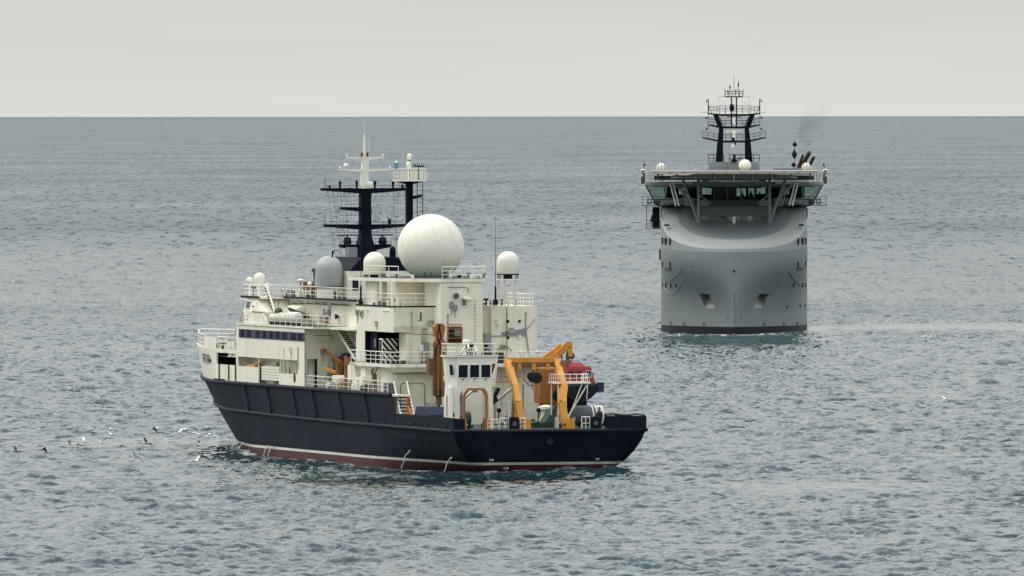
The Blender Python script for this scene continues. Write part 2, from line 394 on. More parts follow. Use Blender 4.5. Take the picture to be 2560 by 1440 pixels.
# unresolved ripples tilt the surface: the farther away, the more of the wave slope is below the mesh size
far = N(t, 'ShaderNodeAttribute', attribute_name='far')
ks = N(t, 'ShaderNodeMapRange'); ks.inputs[3].default_value = RIP0; ks.inputs[4].default_value = RIP1; t.links.new(far.outputs['Fac'], ks.inputs[0])
kk = math_('MULTIPLY', ks.outputs[0], amp)
sub = N(t, 'ShaderNodeVectorMath', operation='SUBTRACT'); sub.inputs[1].default_value = (.5, .5, .5); t.links.new(nb1.outputs['Color'], sub.inputs[0])
sub2 = N(t, 'ShaderNodeVectorMath', operation='SUBTRACT'); sub2.inputs[1].default_value = (.5, .5, .5); t.links.new(nb2.outputs['Color'], sub2.inputs[0])
sc2 = N(t, 'ShaderNodeVectorMath', operation='SCALE'); t.links.new(sub2.outputs[0], sc2.inputs[0]); t.links.new(math_('MULTIPLY', far.outputs['Fac'], FARMID), sc2.inputs['Scale'])
nbn = noise(1.30, (.62, .42, 1), 4.0, .62); sub3 = N(t, 'ShaderNodeVectorMath', operation='SUBTRACT'); sub3.inputs[1].default_value = (.5, .5, .5); t.links.new(nbn.outputs['Color'], sub3.inputs[0])
sc3 = N(t, 'ShaderNodeVectorMath', operation='SCALE'); t.links.new(sub3.outputs[0], sc3.inputs[0]); t.links.new(math_('MULTIPLY', math_('MULTIPLY', math_('SUBTRACT', 1.0, far.outputs['Fac']), NEARMID), amp), sc3.inputs['Scale'])
ad0 = N(t, 'ShaderNodeVectorMath', operation='ADD'); t.links.new(sc2.outputs[0], ad0.inputs[0]); t.links.new(sc3.outputs[0], ad0.inputs[1])
sc1 = N(t, 'ShaderNodeVectorMath', operation='SCALE'); t.links.new(sub.outputs[0], sc1.inputs[0]); t.links.new(kk, sc1.inputs['Scale'])
ad1 = N(t, 'ShaderNodeVectorMath', operation='ADD'); t.links.new(sc1.outputs[0], ad1.inputs[0]); t.links.new(ad0.outputs[0], ad1.inputs[1])
fl = N(t, 'ShaderNodeVectorMath', operation='MULTIPLY'); fl.inputs[1].default_value = (1, 1, 0); t.links.new(ad1.outputs[0], fl.inputs[0])
ad2 = N(t, 'ShaderNodeVectorMath', operation='ADD'); t.links.new(fl.outputs[0], ad2.inputs[0]); t.links.new(geo.outputs['Normal'], ad2.inputs[1])
nrm = N(t, 'ShaderNodeVectorMath', operation='NORMALIZE'); t.links.new(ad2.outputs[0], nrm.inputs[0]); t.links.new(nrm.outputs[0], b.inputs['Normal'])
b.inputs['Roughness'].default_value = .13
mx = N(t, 'ShaderNodeMix', data_type='RGBA'); mx.inputs[6].default_value = (.014, .040, .050, 1); mx.inputs[7].default_value = (.74, .76, .74, 1)
nf = noise(2.2, (1, .5, 1), 4.0, .7); ff = N(t, 'ShaderNodeMapRange'); ff.inputs[1].default_value = .30; ff.inputs[2].default_value = .62
t.links.new(nf.outputs[0], ff.inputs[0]); fm = math_('MULTIPLY', at.outputs['Fac'], ff.outputs[0])
t.links.new(fm, mx.inputs[0]); t.links.new(mx.outputs[2], b.inputs['Base Color'])
rr = N(t, 'ShaderNodeMapRange'); rr.inputs[3].default_value = .05; rr.inputs[4].default_value = .8; t.links.new(fm, rr.inputs[0]); fr = N(t, 'ShaderNodeMapRange'); fr.inputs[3].default_value = .035; fr.inputs[4].default_value = .30; t.links.new(far.outputs['Fac'], fr.inputs[0]); t.links.new(math_('MULTIPLY', fr.outputs[0], math_('POWER', amp, .5)), rr.inputs[3]); t.links.new(rr.outputs[0], b.inputs['Roughness'])
t.links.new(b.outputs[0], out.inputs[0]); me.materials.append(m)
print('SEA', nr, nc, nr*nc*2)
# ================================================================== SHIP ONE : dark blue hull, white upper works, seen from astern
A1 = R(17.0)
ship = empty('research_ship', (3.1, 1012, 0), math.pi/2+A1)
tag(ship, 'large research ship with dark blue hull, white upper works and giant white ball radome', 'ship')
def stem_x(z): return float(np.interp(z, [-3, 0, .6, 3, 6, 9.2], [91, 93.6, 95.2, 100.6, 106.2, 108.3]))
def transom_x(z): return float(np.interp(z, [-3, 0, 1, 3.4, 9], [4, 1.5, .8, 0, 0]))
STERN = ([-3, -1, -.3, 0, .3, .7, 1.2, 2, 2.8, 3.4, 9], [.2, 2.2, 4.6, 5.4, 5.95, 6.5, 7.05, 7.75, 8.15, 8.35, 8.35])
def hb(x, z):
    w = sstep(0, 26, x); st = float(np.interp(z, *STERN)); full = float(np.interp(z, [-3, 0, 1, 9], [7.9, 8.5, 8.6, 8.6]))
    b_ = st*(1-w)+full*w
    xs = stem_x(z); L = float(np.interp(z, [-3, 0, 6, 9], [37, 36, 35, 35]))
    u = (xs-x)/L
    if u < 1: b_ *= 1-(1-max(0, u))**1.28
    return b_
ZL = [-2.5, -1, -.3, 0, .35, .62, .84, 1.2, 1.8, 2.6, 3.45]
def hull_x(z, n=70):
    a, b_ = transom_x(z), stem_x(z); xs = []
    for i in range(n+1):
        t_ = i/n; xs.append(a+(b_-a)*(t_*.6+.4*(1-(1-t_)**2)))
    return xs
mb = MB()
for sgn in (1, -1):
    rws = [[(x, sgn*hb(x, z), z) for x in hull_x(z)] for z in ZL]
    for j in range(len(ZL)-1):
        zm = (ZL[j]+ZL[j+1])/2; mb.m = 1 if zm < .6 else (2 if zm < .84 else 0)
        mb.grid(rws[j:j+2])
    rws = [[(x, sgn*hb(x, z), z) for x in [17.2+(6.1-z)*-.25+(stem_x(z)-17.2-(6.1-z)*-.25)*(t_*.6+.4*(1-(1-t_)**2)) for t_ in [i/60 for i in range(61)]]] for z in (3.45, 4.4, 5.3, 6.1)]
    mb.m = 0; mb.grid(rws)
for j in range(len(ZL)-1):       # transom, slightly rounded in plan
    zm = (ZL[j]+ZL[j+1])/2; mb.m = 1 if zm < .6 else (2 if zm < .84 else 0); rw = []
    for z in ZL[j:j+2]:
        h_ = hb(transom_x(z), z); rw.append([(transom_x(z)-.55*(1-(y_/9)**2)*(1 if abs(y_) < 1 else 1), y_*h_, z) if abs(y_) < 1 else (transom_x(z), y_*h_, z) for y_ in [-1+2*i/16 for i in range(17)]])
    mb.grid(rw)
hull = mb.build('hull', ['navy', 'red_boot', 'stripe'], ship, smooth=True, angle=32)
# rub rails and fender bars
def side_path(x0, x1, z, n, off=.05): return [(x0+(x1-x0)*i/n, hb(x0+(x1-x0)*i/n, z if not callable(z) else z(x0+(x1-x0)*i/n))+off, z if not callable(z) else z(x0+(x1-x0)*i/n)) for i in range(n+1)]
mb = MB()
for sg in (1, -1):
    mb = MB(); mb.sweep([(a, sg*b_, c) for a, b_, c in side_path(0, 96, lambda x: 3.45+.45*sstep(30, 100, x), 50)], .16, 8); mb.build('rub_rail', 'rubber', hull, smooth=True)
    mb = MB(); mb.sweep([(a, sg*b_, c) for a, b_, c in side_path(17.5, 105.8, 6.1, 60)], .17, 8); mb.build('rub_rail', 'rubber', hull, smooth=True)
mb = MB(); mb.sweep([(-.56*(1-(y/8.35)**2)-.05, y, 3.45) for y in [-8.4+16.8*i/16 for i in range(17)]], .16, 8); mb.build('rub_rail', 'rubber', hull, smooth=True)
for x in (62.3, 55.2, 47.1, 41.0, 32.9, 25.0):
    mb = MB(); mb.beam((x+.2, hb(x, 6)+.06, 5.95), (x-1.3, hb(x-1.2, 3.7)+.06, 3.75+.2*sstep(30, 100, x)), .22, .22, up=(1, 0, 0)); mb.build('fender_bar', 'rubber', hull)
# vertical seams low on the side, a few dark freeing ports above the rub rail
for x, w_ in ((12.6, 3.0), (9.2, .3), (7.8, 1.7), (4.2, .9), (2.8, 2.0)):
    mb = MB(); y_ = hb(x, 3.8); mb.box(x-w_/2, x+w_/2, y_-.05, y_+.025, 3.72, 3.95); mb.build('freeing_port', 'black', hull)
for x in (70.5, 66.0):
    mb = MB(); mb.lathe([(.14, 0), (.14, .05)], x, hb(x, 5.2)-.02, 5.2, n=10, axis='y'); mb.build('porthole', 'black', hull)
# draught marks, emblem, name
for y_, z_ in ((5.0, 1.05), (3.6, .35), (-4.2, 1.05), (-5.0, .40)):
    xx = transom_x(z_)-.6; lettering(hull, 'C46' if y_ > 4.5 else ('C38' if y_ > 0 else 'N2'), .26, lambda a, b_, y_=y_, z_=z_, xx=xx: (xx-.03, y_-a, z_+b_), 'stripe', name='draught_mark')
mb = MB(); pts = []
for i in range(20):
    r_ = .34 if i % 2 == 0 else .27; pts.append((.1+r_*math.sin(i*math.pi/10), 2.58+r_*math.cos(i*math.pi/10)))
mb.prism(pts, 'x', -.42, -.36); mb.build('emblem', 'emblem_bronze', hull)
lettering(hull, 'ЯНТАРЬ', 1.0, lambda a, b_: (77.5-a*1.0, hb(77.5-a*1.0, 8.1+b_)+.06, 7.95+b_*1.05), 'black', name='name_lettering', sx=1.9, bold=.025)
# ---- bulwark round the after deck
P_ = side_path(0.05, 17.0, 4.0, 10, 0)
for sg in (1, -1):
    mb = MB(); rw = [[(a, sg*(b_+o), z) for a, b_, c in P_] for o, z in ((-.02, 3.45), (-.02, 4.55), (-.18, 4.55), (-.18, 3.45))]; mb.grid(rw); mb.build('bulwark', 'navy', ship)
mb = MB(); mb.box(-.06, .1, 7.35, 8.33, 3.45, 4.50); mb.build('bulwark', 'navy', ship); mb = MB()
mb.box(-.32, -.12, -8.3, -4.75, 3.45, 4.62)
mb.hexa([(-.12, -8.33, 3.45), (1.2, -8.36, 3.45), (1.2, -8.2, 3.45), (-.12, -8.2, 3.45)], [(-.12, -8.33, 4.62), (1.2, -8.36, 4.58), (1.2, -8.2, 4.58), (-.12, -8.2, 4.62)])
mb.build('bulwark', 'navy', ship)
for k in range(9):
    mb = MB(); y_ = -4.95-.4*k; mb.box(-.12, .12, y_-.03, y_+.03, 3.5, 4.6); mb.build('bulwark_stay', 'navy', ship)
mb = MB(); mb.path([(-.25, -4.9, 4.72), (-.2, -5.6, 4.8), (-.25, -6.4, 4.7), (-.22, -7.4, 4.75), (-.25, -8.2, 4.68)], .07, 6); mb.build('mooring_rope', 'cable', ship)
# ---- decks
mb = MB(); mb.grid([[(x, sg*hb(x, 3.5)*.985, 3.5) for x in [0.0+i*2.45 for i in range(11)]] for sg in (1, -1)]); mb.build('after_deck', 'deck', ship)
mb = MB(); mb.grid([[(x, sg*hb(x, 6.1)*.985, 6.06) for x in [22.4+i*2.06 for i in range(41)]] for sg in (1, -1)]); mb.build('main_deck', 'deck', ship)
# ---- forecastle : bow plating and high side plating with its openings
bowx = [72+(stem_x(9)-72)*(1-(1-i/24)**1.6) for i in range(25)]
mb = MB()
for sg in (1, -1):
    rws = []
    for z in (6.1, 7, 8, 9.0): rws.append([(72+(stem_x(z)-72)*(1-(1-i/26)**1.6), sg*(hb(72+(stem_x(z)-72)*(1-(1-i/26)**1.6), z)), z) for i in range(27)])
    mb.grid(rws)
    rws = [[(72+(stem_x(9)-72-.2)*(1-(1-i/26)**1.6), sg*max(0, hb(72+(stem_x(9)-72-.2)*(1-(1-i/26)**1.6), 9)-.25), z) for i in range(27)] for z in (9.0, 8.3)]
    top = [[(72+(stem_x(9)-72)*(1-(1-i/26)**1.6), sg*hb(72+(stem_x(9)-72)*(1-(1-i/26)**1.6), 9), 9.0) for i in range(27)], rws[0]]
    mb.grid(rws); mb.grid(top)
for sg in (1, -1):
    holes = [(65.3, 71.7, 7.65, 8.68), (58.2, 64.7, 7.62, 8.45), (51.6, 58.2, 6.1, 8.45), (45.6, 51.6, 7.25, 8.45)]
    wall_holes(mb, 'y', sg*8.6, .14, 43.5, 72, 6.1, 9.0, holes, out=sg)
    wall_holes(mb, 'y', sg*8.6, .14, 43.5, 65.2, 9.0, 11.25, [], out=sg)
forec = mb.build('forecastle', 'white', ship, smooth=True, angle=25)
mb = MB(); mb.grid([[(x, sg*max(0.02, hb(x, 8.5)-.25), 8.32) for x in [66+(107-66)*i/30 for i in range(31)]] for sg in (1, -1)]); mb.build('foredeck', 'deck', forec)
# gallery behind the side openings
mb = MB()
for sg in (1, -1):
    mb.box(45, 65, sg*7.3-.05, sg*7.3+.05, 6.1, 8.6)
mb.box(64.95, 65.05, 7.3, 8.46, 6.1, 8.6); mb.box(43.6, 65, -8.4, 8.4, 8.62, 8.72); mb.build('gallery_wall', 'white', forec)
mb = MB(); mb.box(65.2, 72.6, 6.9, 7.0, 6.2, 8.9); mb.box(72.4, 72.6, 7, 8.45, 6.2, 8.9); mb.box(65.1, 65.25, 7, 8.45, 6.2, 8.9); mb.build('winch_room', 'black', forec)
for x in (64.9, 58.25, 51.3, 48.9):
    mb = MB(); mb.tube((x, 8.53, 7.2 if x < 52 else 7.6), (x, 8.53, 8.47), .06, 6); mb.build('pillar', 'white_clean', forec)
for x in (62, 60.8, 56.2, 54.5, 50.2, 47.0):
    mb = MB(); mb.box(x-.25, x+.25, 7.36, 7.5, 6.3, 8.1); mb.build('locker', random.choice(['white', 'grey']), forec)
for x, c in ((70.6, .6), (67.5, .6), (65.3, .4)):
    mb = MB(); mb.box(x-.06, x+.06, 8.6, 8.72, 6.3, 7.7); mb.build('fender_rib', 'grey_dark' if c > .5 else 'grey_dark', forec)
mb = MB(); mb.box(68.9, 72.5, 8.55, 8.64, 6.2, 6.38); mb.build('scupper_slot', 'black', forec)
mb = MB(); mb.lathe([(.26, 0), (.26, .06)], 46.6, 8.58, 6.95, n=14, axis='y')
for i, v in enumerate(mb.v): mb.v[i] = (46.6+(v[0]-46.6)*1.05, v[1], 6.95+(v[2]-6.95)*1.6)
mb.build('oval_hole', 'black', forec)
# slatted white raft container in the gallery
tb = empty('slatted_bin', (0, 0, 0)); tb.parent = forec
for k in range(5):
    mb = MB(); mb.box(52.4, 58.0, 8.2, 8.36, 6.55+k*.24, 6.75+k*.24); mb.build('slat', 'white_clean', tb)
mb = MB(); mb.box(52.45, 57.95, 7.5, 8.18, 6.5, 7.75); mb.build('bin_body', 'white', tb)
mb = MB(); mb.box(60.4, 63.0, 7.5, 8.3, 7.5, 7.8); mb.build('orange_cover', 'orange', forec)
mb = MB(); mb.tube((61.8, 7.8, 7.8), (59.4, 7.9, 8.3), .1, 6); mb.build('davit_arm', 'white_clean', forec)
mb = MB(); mb.beam((48.0, 7.9, 7.3), (46.9, 7.9, 8.1), .12, .12); mb.beam((46.9, 7.9, 8.1), (46.2, 7.9, 7.2), .1, .1); mb.build('davit_arm', 'white_clean', forec)
# blue window band with slit windows
mb = MB(); mb.box(43.55, 64.3, 8.58, 8.64, 10.13, 10.88); band = mb.build('window_band', 'band', ship)
for x in (63.44, 62.79, 61.38, 60.61, 58.55, 57.92, 56.38, 55.75, 54.22, 53.59, 52.19, 51.56, 50.05, 49.29, 47.28, 46.53, 45.15, 44.40):
    pane(band, 'y', 8.62, 1, x-.24, x+.24, 10.2, 10.80, frame='black', glass='glass', fw=.04)
# after end wall, walkway deck, ladders
mb = MB(); wall_holes(mb, 'x', 43.5, .12, -8.55, 8.6, 6.1, 11.25, [(7.45, 8.4, 6.15, 8.62), (-8.4, -7.45, 6.15, 8.62)], out=-1); mb.build('after_bulkhead', 'white', forec)
mb = MB(); mb.box(40.5, 65, -8.7, 8.7, 11.25, 11.4); walk = mb.build('boat_deck', 'white', ship)
mb = MB(); mb.grid([[(x, y, 11.41) for x in (40.5, 65)] for y in (-8.55, 8.55)]); mb.build('deck_covering', 'deck', walk)
mb = MB(); mb.box(36, 43.4, -7, 4.2, 6.1, 11.4); mb.build('casing', 'white', ship)
mb = MB(); mb.box(33, 41, -7, 7.2, 11.2, 11.38); mb.build('link_deck', 'white', ship)
ladder(ship, (36.4, 5.4, 8.7), (41.6, 5.6, 11.3), (0, .75, 0), m='white', tread='dark', r=.06, name='stairway')
rail(ship, [(36, 8.6, 11.4), (56.2, 8.62, 11.4)], 1.0, 3, 1.7)
mb = MB(); mb.tube((43.3, 6.6, 6.2), (43.3, 6.6, 11.2), .03); mb.tube((43.3, 8.3, 10.6), (43.3, 7.7, 10.1), .025); mb.tube((43.3, 7.7, 10.1), (43.3, 6.7, 10.1), .025); mb.build('drain_pipe', 'white_clean', forec)
# ---- bridge house
mb = MB(); mb.box(36, 64.5, -5.5, 5.5, 11.4, 13.55); mb.box(57.2, 63.2, -8.5, 8.5, 11.4, 12.45)
mb.hexa([(58.0, -8.5, 12.45), (63.2, -8.5, 12.45), (63.2, 8.5, 12.45), (58.0, 8.5, 12.45)], [(59.4, -8.2, 13.55), (63.0, -8.2, 13.55), (63.0, 8.2, 13.55), (59.4, 8.2, 13.55)])
mb.prism([(57.3, 12.44), (57.3, 11.4), (55.6, 11.4)], 'y', 8.35, 8.5); mb.prism([(57.3, 12.44), (57.3, 11.4), (55.6, 11.4)], 'y', -8.5, -8.35)
br = mb.build('bridge_house', 'white', ship)
pane(br, 'y', 8.44, 1, 61.4, 62.8, 12.62, 13.38, slant=-.25); pane(br, 'y', 8.5, 1, 61.9, 63.0, 11.75, 12.2, glass='white_clean', name='locker_door')
for x, z_ in ((60.4, 12.9), (60.1, 12.55), (61.2, 12.3)):
    mb = MB(); mb.ball((x, 8.42, z_), .1, 8, 5); mb.build('wall_fitting', 'grey_dark', br)
mb = MB(); mb.box(55.8, 60.5, 8.5, 8.56, 12.42, 12.48); mb.build('wing_ledge', 'brown', br)
for i in range(8):
    x = 63.1-i*2.45; mb = MB(); mb.lathe([(.10, 0), (.15, .06), (.13, .16), (.02, .2)], x, 5.5, 13.28, n=10, axis='y'); mb.build('wall_lamp', 'white_clean', br)
mb = MB(); mb.box(60.4, 60.55, 5.5, 5.56, 12.3, 12.9); mb.build('wall_fitting', 'grey_dark', br)
pane(br, 'y', 5.5, 1, 47.5, 48.6, 11.45, 12.95, glass='grey', name='door', fw=.1)
mb = MB(); mb.box(46.6, 47.0, 5.5, 5.65, 11.6, 12.2); mb.build('fire_hose_box', 'red', br)
mb = MB(); mb.lathe([(.3, 0), (.3, .08), (.2, .08), (.2, 0)], 46.4, 5.6, 12.55, n=16, axis='y'); mb.build('lifebuoy', 'grey', br)
mb = MB(); mb.lathe([(.05, 0), (.2, .2), (.24, .32)], 43.6, 5.5, 12.25, n=12, axis='y'); mb.build('vent_horn', 'dark', br)
mb = MB(); mb.tube((63.44, 8.5, 12.45), (66.2, 8.5, 10.35), .07, 6); mb.build('stay', 'white_clean', br)
mb = MB(); mb.path([(66, 5.56, 13.36), (60, 5.57, 13.30), (58.5, 5.6, 13.18), (50, 5.57, 13.26), (40, 5.57, 13.28)], .045); mb.build('cable_run', 'cable', br)
# roof deck
mb = MB(); mb.box(34, 64.8, -6.1, 6.1, 13.55, 13.7); mb.box(58.8, 64.6, -8.3, 8.3, 13.552, 13.698); roof = mb.build('roof_deck', 'white', ship)
mb = MB(); mb.grid([[(x, y, 13.712) for x in (34.1, 64.5)] for y in (-6, 6)]); mb.build('deck_covering', 'deck', roof)
mb = MB(); mb.box(34.2, 58.7, 6.1, 6.16, 13.62, 13.8); mb.build('coaming', 'dark', roof)
mb = MB(); mb.box(58.8, 64.7, 8.3, 8.36, 13.62, 13.8); mb.build('coaming', 'dark', roof)
rail(ship, [(36, 6.05, 13.7), (58.5, 6.05, 13.7), (59, 8.2, 13.7), (64.5, 8.2, 13.7), (64.6, 0, 13.7)], 1.05, 3, 1.6)
ladder(ship, (57.6, 7.0, 11.4), (60.9, 7.2, 14.75), (-1.2, 0.25, 0), r=.075, tread='dark', name='stairway')
# clutter on the roof deck
for x, y, h_, k in ((63.8, 7.4, .9, 0), (62.2, 6.6, 1.25, 1), (60.9, 7.0, .7, 0), (57.0, 5.2, .8, 2), (55.0, 5, .55, 2), (53.4, 4.6, .9, 0), (51.5, 5.2, .6, 2), (46.4, 5.0, .7, 1), (45.0, 4.8, .5, 2), (44.0, 5.2, .6, 2)):
    mb = MB()
    if k == 0: mb.tube((x, y, 13.7), (x, y, 13.7+h_), .06); mb.box(x-.2, x+.2, y-.15, y+.15, 13.7+h_*.7, 13.7+h_)
    elif k == 1: mb.lathe([(.16, 0), (.14, .5), (.2, .6), (.22, .75), (.1, h_)], x, y, 13.7, n=10)
    else: mb.box(x-.45, x+.3, y-.2, y+.2, 13.7, 13.7+h_*.6); mb.tube((x, y, 13.7), (x, y, 13.7+h_), .05)
    mb.build(('instrument_post', 'vent_cowl', 'deck_locker')[k], random.choice(['grey_dark', 'green', 'white']), roof)
mb = MB(); mb.tube((55.2, 5.6, 13.7), (55.2, 5.6, 15.2), .06); mb.m = 1; mb.lathe([(.1, 0), (.3, .08), (.3, .16), (.1, .25)], 55.2, 5.6, 15.1, n=14); mb.build('satellite_dish', ['grey_dark', 'white_clean'], roof)
mb = MB(); mb.tube((60.0, 3, 13.7), (60.0, 3, 15.6), .07); mb.box(59.8, 60.1, 2.8, 3.2, 15.5, 16.2); mb.build('instrument_post', 'grey_dark', roof)
mb = MB(); mb.tube((57.0, 4, 13.7), (57.0, 4, 15.9), .04); mb.build('antenna_post', 'white_clean', roof)
mb = MB(); mb.box(53.2, 55.6, 4.4, 5.2, 14.4, 14.75); mb.box(55.4, 55.9, 4.4, 5.2, 14.3, 15.1); mb.tube((54.4, 4.8, 13.7), (54.4, 4.8, 14.4), .12); mb.m = 1; mb.ball((54.8, 4.9, 14.9), .22, 10, 6); mb.build('searchlight', ['brown', 'white_clean'], roof)
# small white radome on its pedestal, and a smaller one beside it
sr = empty('pedestal_radome', (0, 0, 0)); sr.parent = ship
dome(sr, (66.6, 6.1, 14.72), .52, 1.05, name='radome_shell'); mb = MB(); mb.lathe([(.5, .02), (.18, -.25), (.12, -.4), (.12, -3.4)], 66.6, 6.1, 14.72, n=12); mb.build('pedestal', 'white', sr)
mb = MB(); mb.ball((68.0, 6.6, 15.05), .30, 12, 8); mb.tube((68, 6.6, 14.8), (68, 6.6, 13.3), .1); mb.build('small_radome', 'radome', sr)
mb = MB(); mb.box(64.3, 69, 5.4, 7.2, 13.35, 13.5); mb.build('platform', 'white', sr)
# grey radome with white drum
gr = empty('grey_radome', (0, 0, 0)); gr.parent = ship
dome(gr, (49.3, 4.75, 14.72), 1.18, 2.72, 'radome_grey', 'radome_shell')
mb = MB(); mb.lathe([(1.05, 0), (1.05, 1.0), (1.14, 1.04), (1.14, 1.1)], 49.3, 4.75, 13.65, n=28); mb.build('drum', 'white', gr, smooth=True, angle=40)
mb = MB(); mb.lathe([(1.16, -.06), (1.22, 0), (1.16, .06)], 49.3, 4.75, 14.72, n=28); mb.build('collar', 'dark', gr)
mb = MB(); mb.tube((48.8, 4.6, 17.3), (48.6, 4.6, 17.75), .08); mb.ball((48.6, 4.6, 17.75), .12, 8, 5); mb.build('beacon', 'dark', gr)
# ---- hangar block
mb = MB()
mb.box(22, 33.2, 3.2, 7.0, 11.25, 13.45)                                        # upper part, overhanging the dark bay
mb.box(30.6, 33.2, 3.2, 7.0, 8.62, 11.248)                                      # port wall left of the bay
mb.box(22, 33.2, -.2, 3.2, 8.62, 13.448)
mb.box(22, 24, 3.2, 5.9, 8.62, 11.249)                                         # after wall right of the bay
mb.prism([(7.0, 13.45), (3.2, 13.45), (2.0, 13.45), (2.0, 12.2), (3.3, 11.2), (7.0, 11.3)], 'x', 21.93, 22.02)
hang = mb.build('hangar', 'white', ship)
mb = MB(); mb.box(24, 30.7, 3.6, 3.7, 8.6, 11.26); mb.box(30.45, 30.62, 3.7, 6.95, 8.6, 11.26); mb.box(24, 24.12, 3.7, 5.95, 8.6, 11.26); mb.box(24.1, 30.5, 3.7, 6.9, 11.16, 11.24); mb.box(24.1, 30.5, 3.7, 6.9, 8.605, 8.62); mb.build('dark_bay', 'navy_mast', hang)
mb = MB(); mb.box(28.3, 30.4, 6.5, 6.6, 8.62, 11.1); mb.build('bay_door', 'navy', hang)
mb = MB(); mb.box(28.6, 28.9, 6.6, 6.64, 9.9, 10.6); mb.build('bay_door_window', 'grey', hang)
# striped door panel, standing in the bay
sp = empty('striped_door', (0, 0, 0)); sp.parent = hang
def PX(u, v): return (24.7, 7.25-u, 8.65+v)
sw, sh = 1.32, 2.05
mb = MB(); mb.box(24.42, 24.6, 7.25-sw, 7.25, 8.65, 8.65+sh); mb.box(24.6, 25.4, 7.17, 7.25, 8.65, 8.65+sh); mb.build('panel', 'white_clean', sp)
def clip(poly):
    for ax, lim, sgn in ((0, 0, 1), (0, sw, -1), (1, 0, 1), (1, sh, -1)):
        outp = []
        for i in range(len(poly)):
            p, q_ = poly[i], poly[(i+1) % len(poly)]; a, b_ = sgn*(p[ax]-lim), sgn*(q_[ax]-lim)
            if a >= 0: outp.append(p)
            if a*b_ < 0: k = a/(a-b_); outp.append((p[0]+(q_[0]-p[0])*k, p[1]+(q_[1]-p[1])*k))
        poly = outp
        if not poly: break
    return poly
for k in range(-2, 8):
    y0 = k*.52; poly = clip([(0, y0), (0, y0+.27), (sw, y0+.27-sw*1.15), (sw, y0-sw*1.15)])
    if len(poly) > 2:
        mb = MB(); mb.prism([(7.25-u, 8.65+v) for u, v in poly], 'x', 24.38, 24.415); mb.build('stripe', 'black', sp)
for k in range(5):
    mb = MB(); mb.box(24.62+k*.15, 24.69+k*.15, 7.24, 7.27, 8.7, 10.6); mb.build('stripe', 'black', sp)
mb = MB(); mb.prism([(6.95, 9.85), (6.3, 9.7), (6.15, 9.4), (6.9, 9.5)], 'x', 24.32, 24.375); mb.build('hatch', 'brown', sp)
# pipes, lamps, seams on the hangar
mb = MB()
for k in range(4): mb.path([(21.86, 7.0, 11.42+k*.11), (21.86, 4.4, 11.46+k*.11), (21.86, 4.0, 11.6+k*.19), (21.86, 3.9, 11.7+k*.19)], .012, 4)
mb.build('cable_run', 'grey', hang)
mb = MB(); mb.path([(21.3, 6.2, 11.2), (21.3, 4.9, 11.05), (21.3, 4.2, 11.1), (21.3, 3.4, 10.95), (21.1, 3, 10.98)], .035, 5); mb.build('cable_run', 'brown', hang)
for x in (32.2, 31.0, 29.6, 24.4, 23.4):
    mb = MB(); mb.lathe([(.12, 0), (.12, .2), (.05, .25)], x, 7.0, 13.05, n=8, axis='y'); mb.build('wall_lamp', 'white_clean', hang)
mb = MB(); mb.box(21.3, 21.4, 4.7, 4.85, 12.2, 12.95); mb.box(21.3, 21.4, 4.7, 5.05, 12.2, 12.26); mb.build('wall_fitting', 'grey_dark', hang)
for k in range(14):
    pass
# deck round the hangar at z 8.6
mb = MB(); mb.prism([(20.7, 7.7), (20.7, -6.0), (24, -6.0), (33, 3.0), (33, 7.9), (32, 7.9)], 'z', 8.32, 8.6); hd = mb.build('hangar_deck', 'white', ship)
mb = MB(); mb.prism([(20.8, 7.5), (20.8, -5.9), (24, -5.9), (32.8, 3.0), (32.8, 7.7), (32, 7.7)], 'z', 8.6, 8.612); mb.build('deck_covering', 'deck', hd)
mb = MB(); mb.hexa([(21.2, 7.0, 7.9), (31, 7.0, 7.9), (31, 4, 7.9), (21.2, 4, 7.9)], [(20.8, 7.6, 8.31), (32, 7.7, 8.31), (32, 4, 8.31), (20.8, 4, 8.31)]); mb.build('deck_bracket', 'white', hd)
rail(ship, [(31.8, 7.85, 8.6), (20.8, 7.6, 8.6), (20.8, 3.2, 8.6)], 1.0, 3, 1.35, r=.035)
# lower after wall with its big door outline, stairs down to the after deck
mb = MB(); mb.box(22.4, 36, -6.5, 6.6, 3.5, 8.4); mb.hexa([(22.41, 6.6, 3.5), (36, 6.6, 3.5), (36, 7.2, 3.5), (23.6, 7.2, 3.5)], [(22.41, 6.6, 8.39), (36, 6.6, 8.39), (36, 7.2, 8.39), (23.6, 7.2, 8.39)]); low = mb.build('lower_house', 'white', ship)
mb = MB(); mb.path([(22.37, 6.25, 3.6), (22.37, 6.25, 6.75), (22.37, 6.1, 6.95), (22.37, 4.3, 6.95), (22.37, 4.13, 6.75), (22.37, 4.13, 3.6)], .03, 4); mb.build('door_outline', 'grey_dark', low)
mb = MB(); mb.path([(22.33, 6.9, 7.95), (22.33, 4.0, 8.02), (22.33, 1.0, 8.05)], .05, 5); mb.path([(22.33, 6.9, 7.75), (22.33, 4.0, 7.8)], .04, 5); mb.build('pipe', 'grey', low)
mb = MB(); mb.box(22.3, 22.42, -4.6, -4.55, 3.6, 6.8); mb.box(22.3, 22.42, -2.1, -2.05, 3.6, 7.9); mb.build('weld_seam', 'grey', low)
mb = MB(); mb.box(17.3, 22.4, 6.9, 8.45, 5.94, 6.08); mb.build('landing', 'white', ship)
ladder(ship, (16.2, 7.9, 3.6), (18.2, 7.9, 6.15), (0, -1.15, 0), r=.07, tread='dark', name='stairway')
mb = MB(); mb.beam((17.2, 7.9, 4.9), (18.9, 7.9, 7.2), .09, .09); mb.beam((17.2, 6.75, 4.9), (18.9, 6.75, 7.2), .09, .09); mb.build('stair_handrail', 'white_clean', ship)
